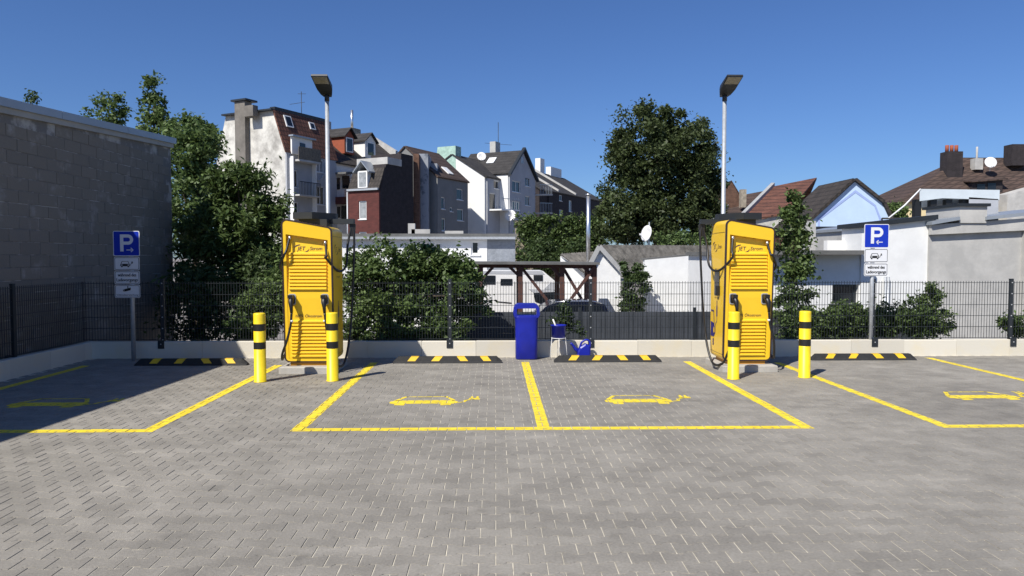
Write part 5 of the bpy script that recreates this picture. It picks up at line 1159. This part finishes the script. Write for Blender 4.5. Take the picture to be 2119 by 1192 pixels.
# big bush centre
tree('lilac_bush', gnd(850, 14.2, -.1), [(A(800, 590, 14.2), (.95, .65, .80), 1), (A(900, 590, 14.3), (.85, .65, .75), 1), (A(760, 650, 13.9), (.6, .5, .55), .5), (A(850, 660, 13.8), (.9, .5, .5), .7), (A(945, 560, 14.3), (.42, .45, .42), .3), (A(960, 630, 14.2), (.5, .5, .45), .4), (A(745, 560, 14.5), (.4, .5, .5), .3), (A(870, 540, 14.4), (.6, .5, .35), .3), (A(800, 690, 13.6), (.8, .3, .25), .5), (A(920, 690, 13.6), (.7, .3, .25), .45), (A(850, 620, 14.6), (1.5, .3, .8), .8)],
     31000, .098, M['leaf_a'], 'broad dense green bush behind the fence right of a charger', .06, 'bush', clumps=260, spread=.14)
tree('slender_tree', gnd(1642, 14.3, -.1), [(A(1641, 480, 14.3), (.30, .30, .62), 1), (A(1650, 560, 14.3), (.33, .32, .5), .7), (A(1640, 430, 14.3), (.16, .16, .36), .4), (A(1655, 640, 14.1), (.3, .3, .45), .5), (A(1625, 620, 14.1), (.2, .3, .5), .3)], 4200, .10, M['leaf_c'], 'slender young tree growing beside the charger with the display', .03, clumps=85, spread=.22)
Y = 13.75
tree('hedge_bush', gnd(1730, Y, -.1), [(A(1660, 675, Y), (.5, .4, .42), .6), (A(1740, 668, Y), (.6, .4, .38), .8), (A(1810, 668, Y), (.6, .4, .36), .7)], 9000, .075, M['leaf_c'], 'low flowering bush behind the fence by the three-plate sign', .03, 'bush', clumps=120, spread=.17)
tree('hedge_bush', gnd(1900, Y, -.1), [(A(1895, 660, Y), (.55, .4, .42), 1), (A(1925, 620, Y), (.18, .2, .35), .25), (A(1940, 665, Y), (.25, .3, .3), .3)], 5500, .075, M['leaf_c'], 'pointed green bush before the grey rendered building', .03, 'bush', clumps=80, spread=.17)
tree('leafy_shrub', gnd(2108, 13.6, -.1), [(A(2110, 672, 13.6), (.3, .3, .25), 1), (A(2080, 670, 13.6), (.12, .2, .1), .2)], 1100, .08, M['leaf_a'], 'small shrub at the fence post before the grey rendered building', .02, 'shrub', clumps=26, spread=.25)
tree('weed_plant', gnd(1165, 13.35, -.1), [(A(1165, 650, 13.35), (.22, .2, .25), 1), (A(1180, 685, 13.3), (.25, .2, .2), .7)], 900, .075, M['leaf_b'], 'tall weed growing behind the blue bucket', .012, 'plant', clumps=26, spread=.25)
tree('climbing_shrub', gnd(1308, 24.5), [(A(1312, 600, 24.7), (.48, .3, .6), 1), (A(1303, 560, 24.7), (.4, .3, .4), .5), (A(1326, 560, 24.8), (.25, .3, .5), .3), (A(1308, 640, 24.6), (.5, .3, .5), .8)], 5000, .12, M['leaf_b'], 'climbing green shrub between white shed and white yard wall', .03, 'shrub', clumps=40, spread=.2)
tree('leafy_tree', gnd(1857, 53), [(A(1852, 438, 53), (.9, .8, .6), 1)], 1300, .24, M['leaf_a'], 'small tree crown between the blue house and the canopy', .1, clumps=30, spread=.25)
tree('leafy_shrub', gnd(1430, 33), [(A(1440, 505, 33), (1.5, .8, .7), 1), (A(1390, 500, 33), (.7, .6, .6), .4)], 2600, .17, M['leaf_a'], 'green shrub under the big round tree behind the corrugated roof', .05, 'shrub', clumps=50, spread=.2)
tree('leafy_shrub', gnd(1165, 44), [(A(1165, 530, 43), (2.2, .8, .9), 1), (A(1120, 520, 44), (1.0, .8, .9), .4)], 3500, .2, M['leaf_b'], 'leafy shrub at the foot of the ivy wall', .06, 'shrub', clumps=70, spread=.2)
iv = [o_ for o_ in scene.objects if o_.name == 'ivy_wall'][0]
a, b = atY(1066, 452, 46), atY(1245, 450, 46)
k = 9000; xs = rng.random(k)*(b.x-a.x+.3); zz = (a.z-YARD)*(1-rng.random(k)**1.0*.62)+.12
mask = ~((xs < 1.3) & (zz < (a.z-YARD)*(1-.62*xs/1.3*1.0) * 1.0) & (rng.random(k) < .85)); xs, zz = xs[mask], zz[mask]
ell = [((float(x), -.1-.15*random.random(), float(z)), (.22, .12, .22), 1) for x, z in zip(xs[:420], zz[:420])]
leaves('ivy', ell, 13000, .2, M['leaf_c'], iv, clumps=1700, spread=.6)
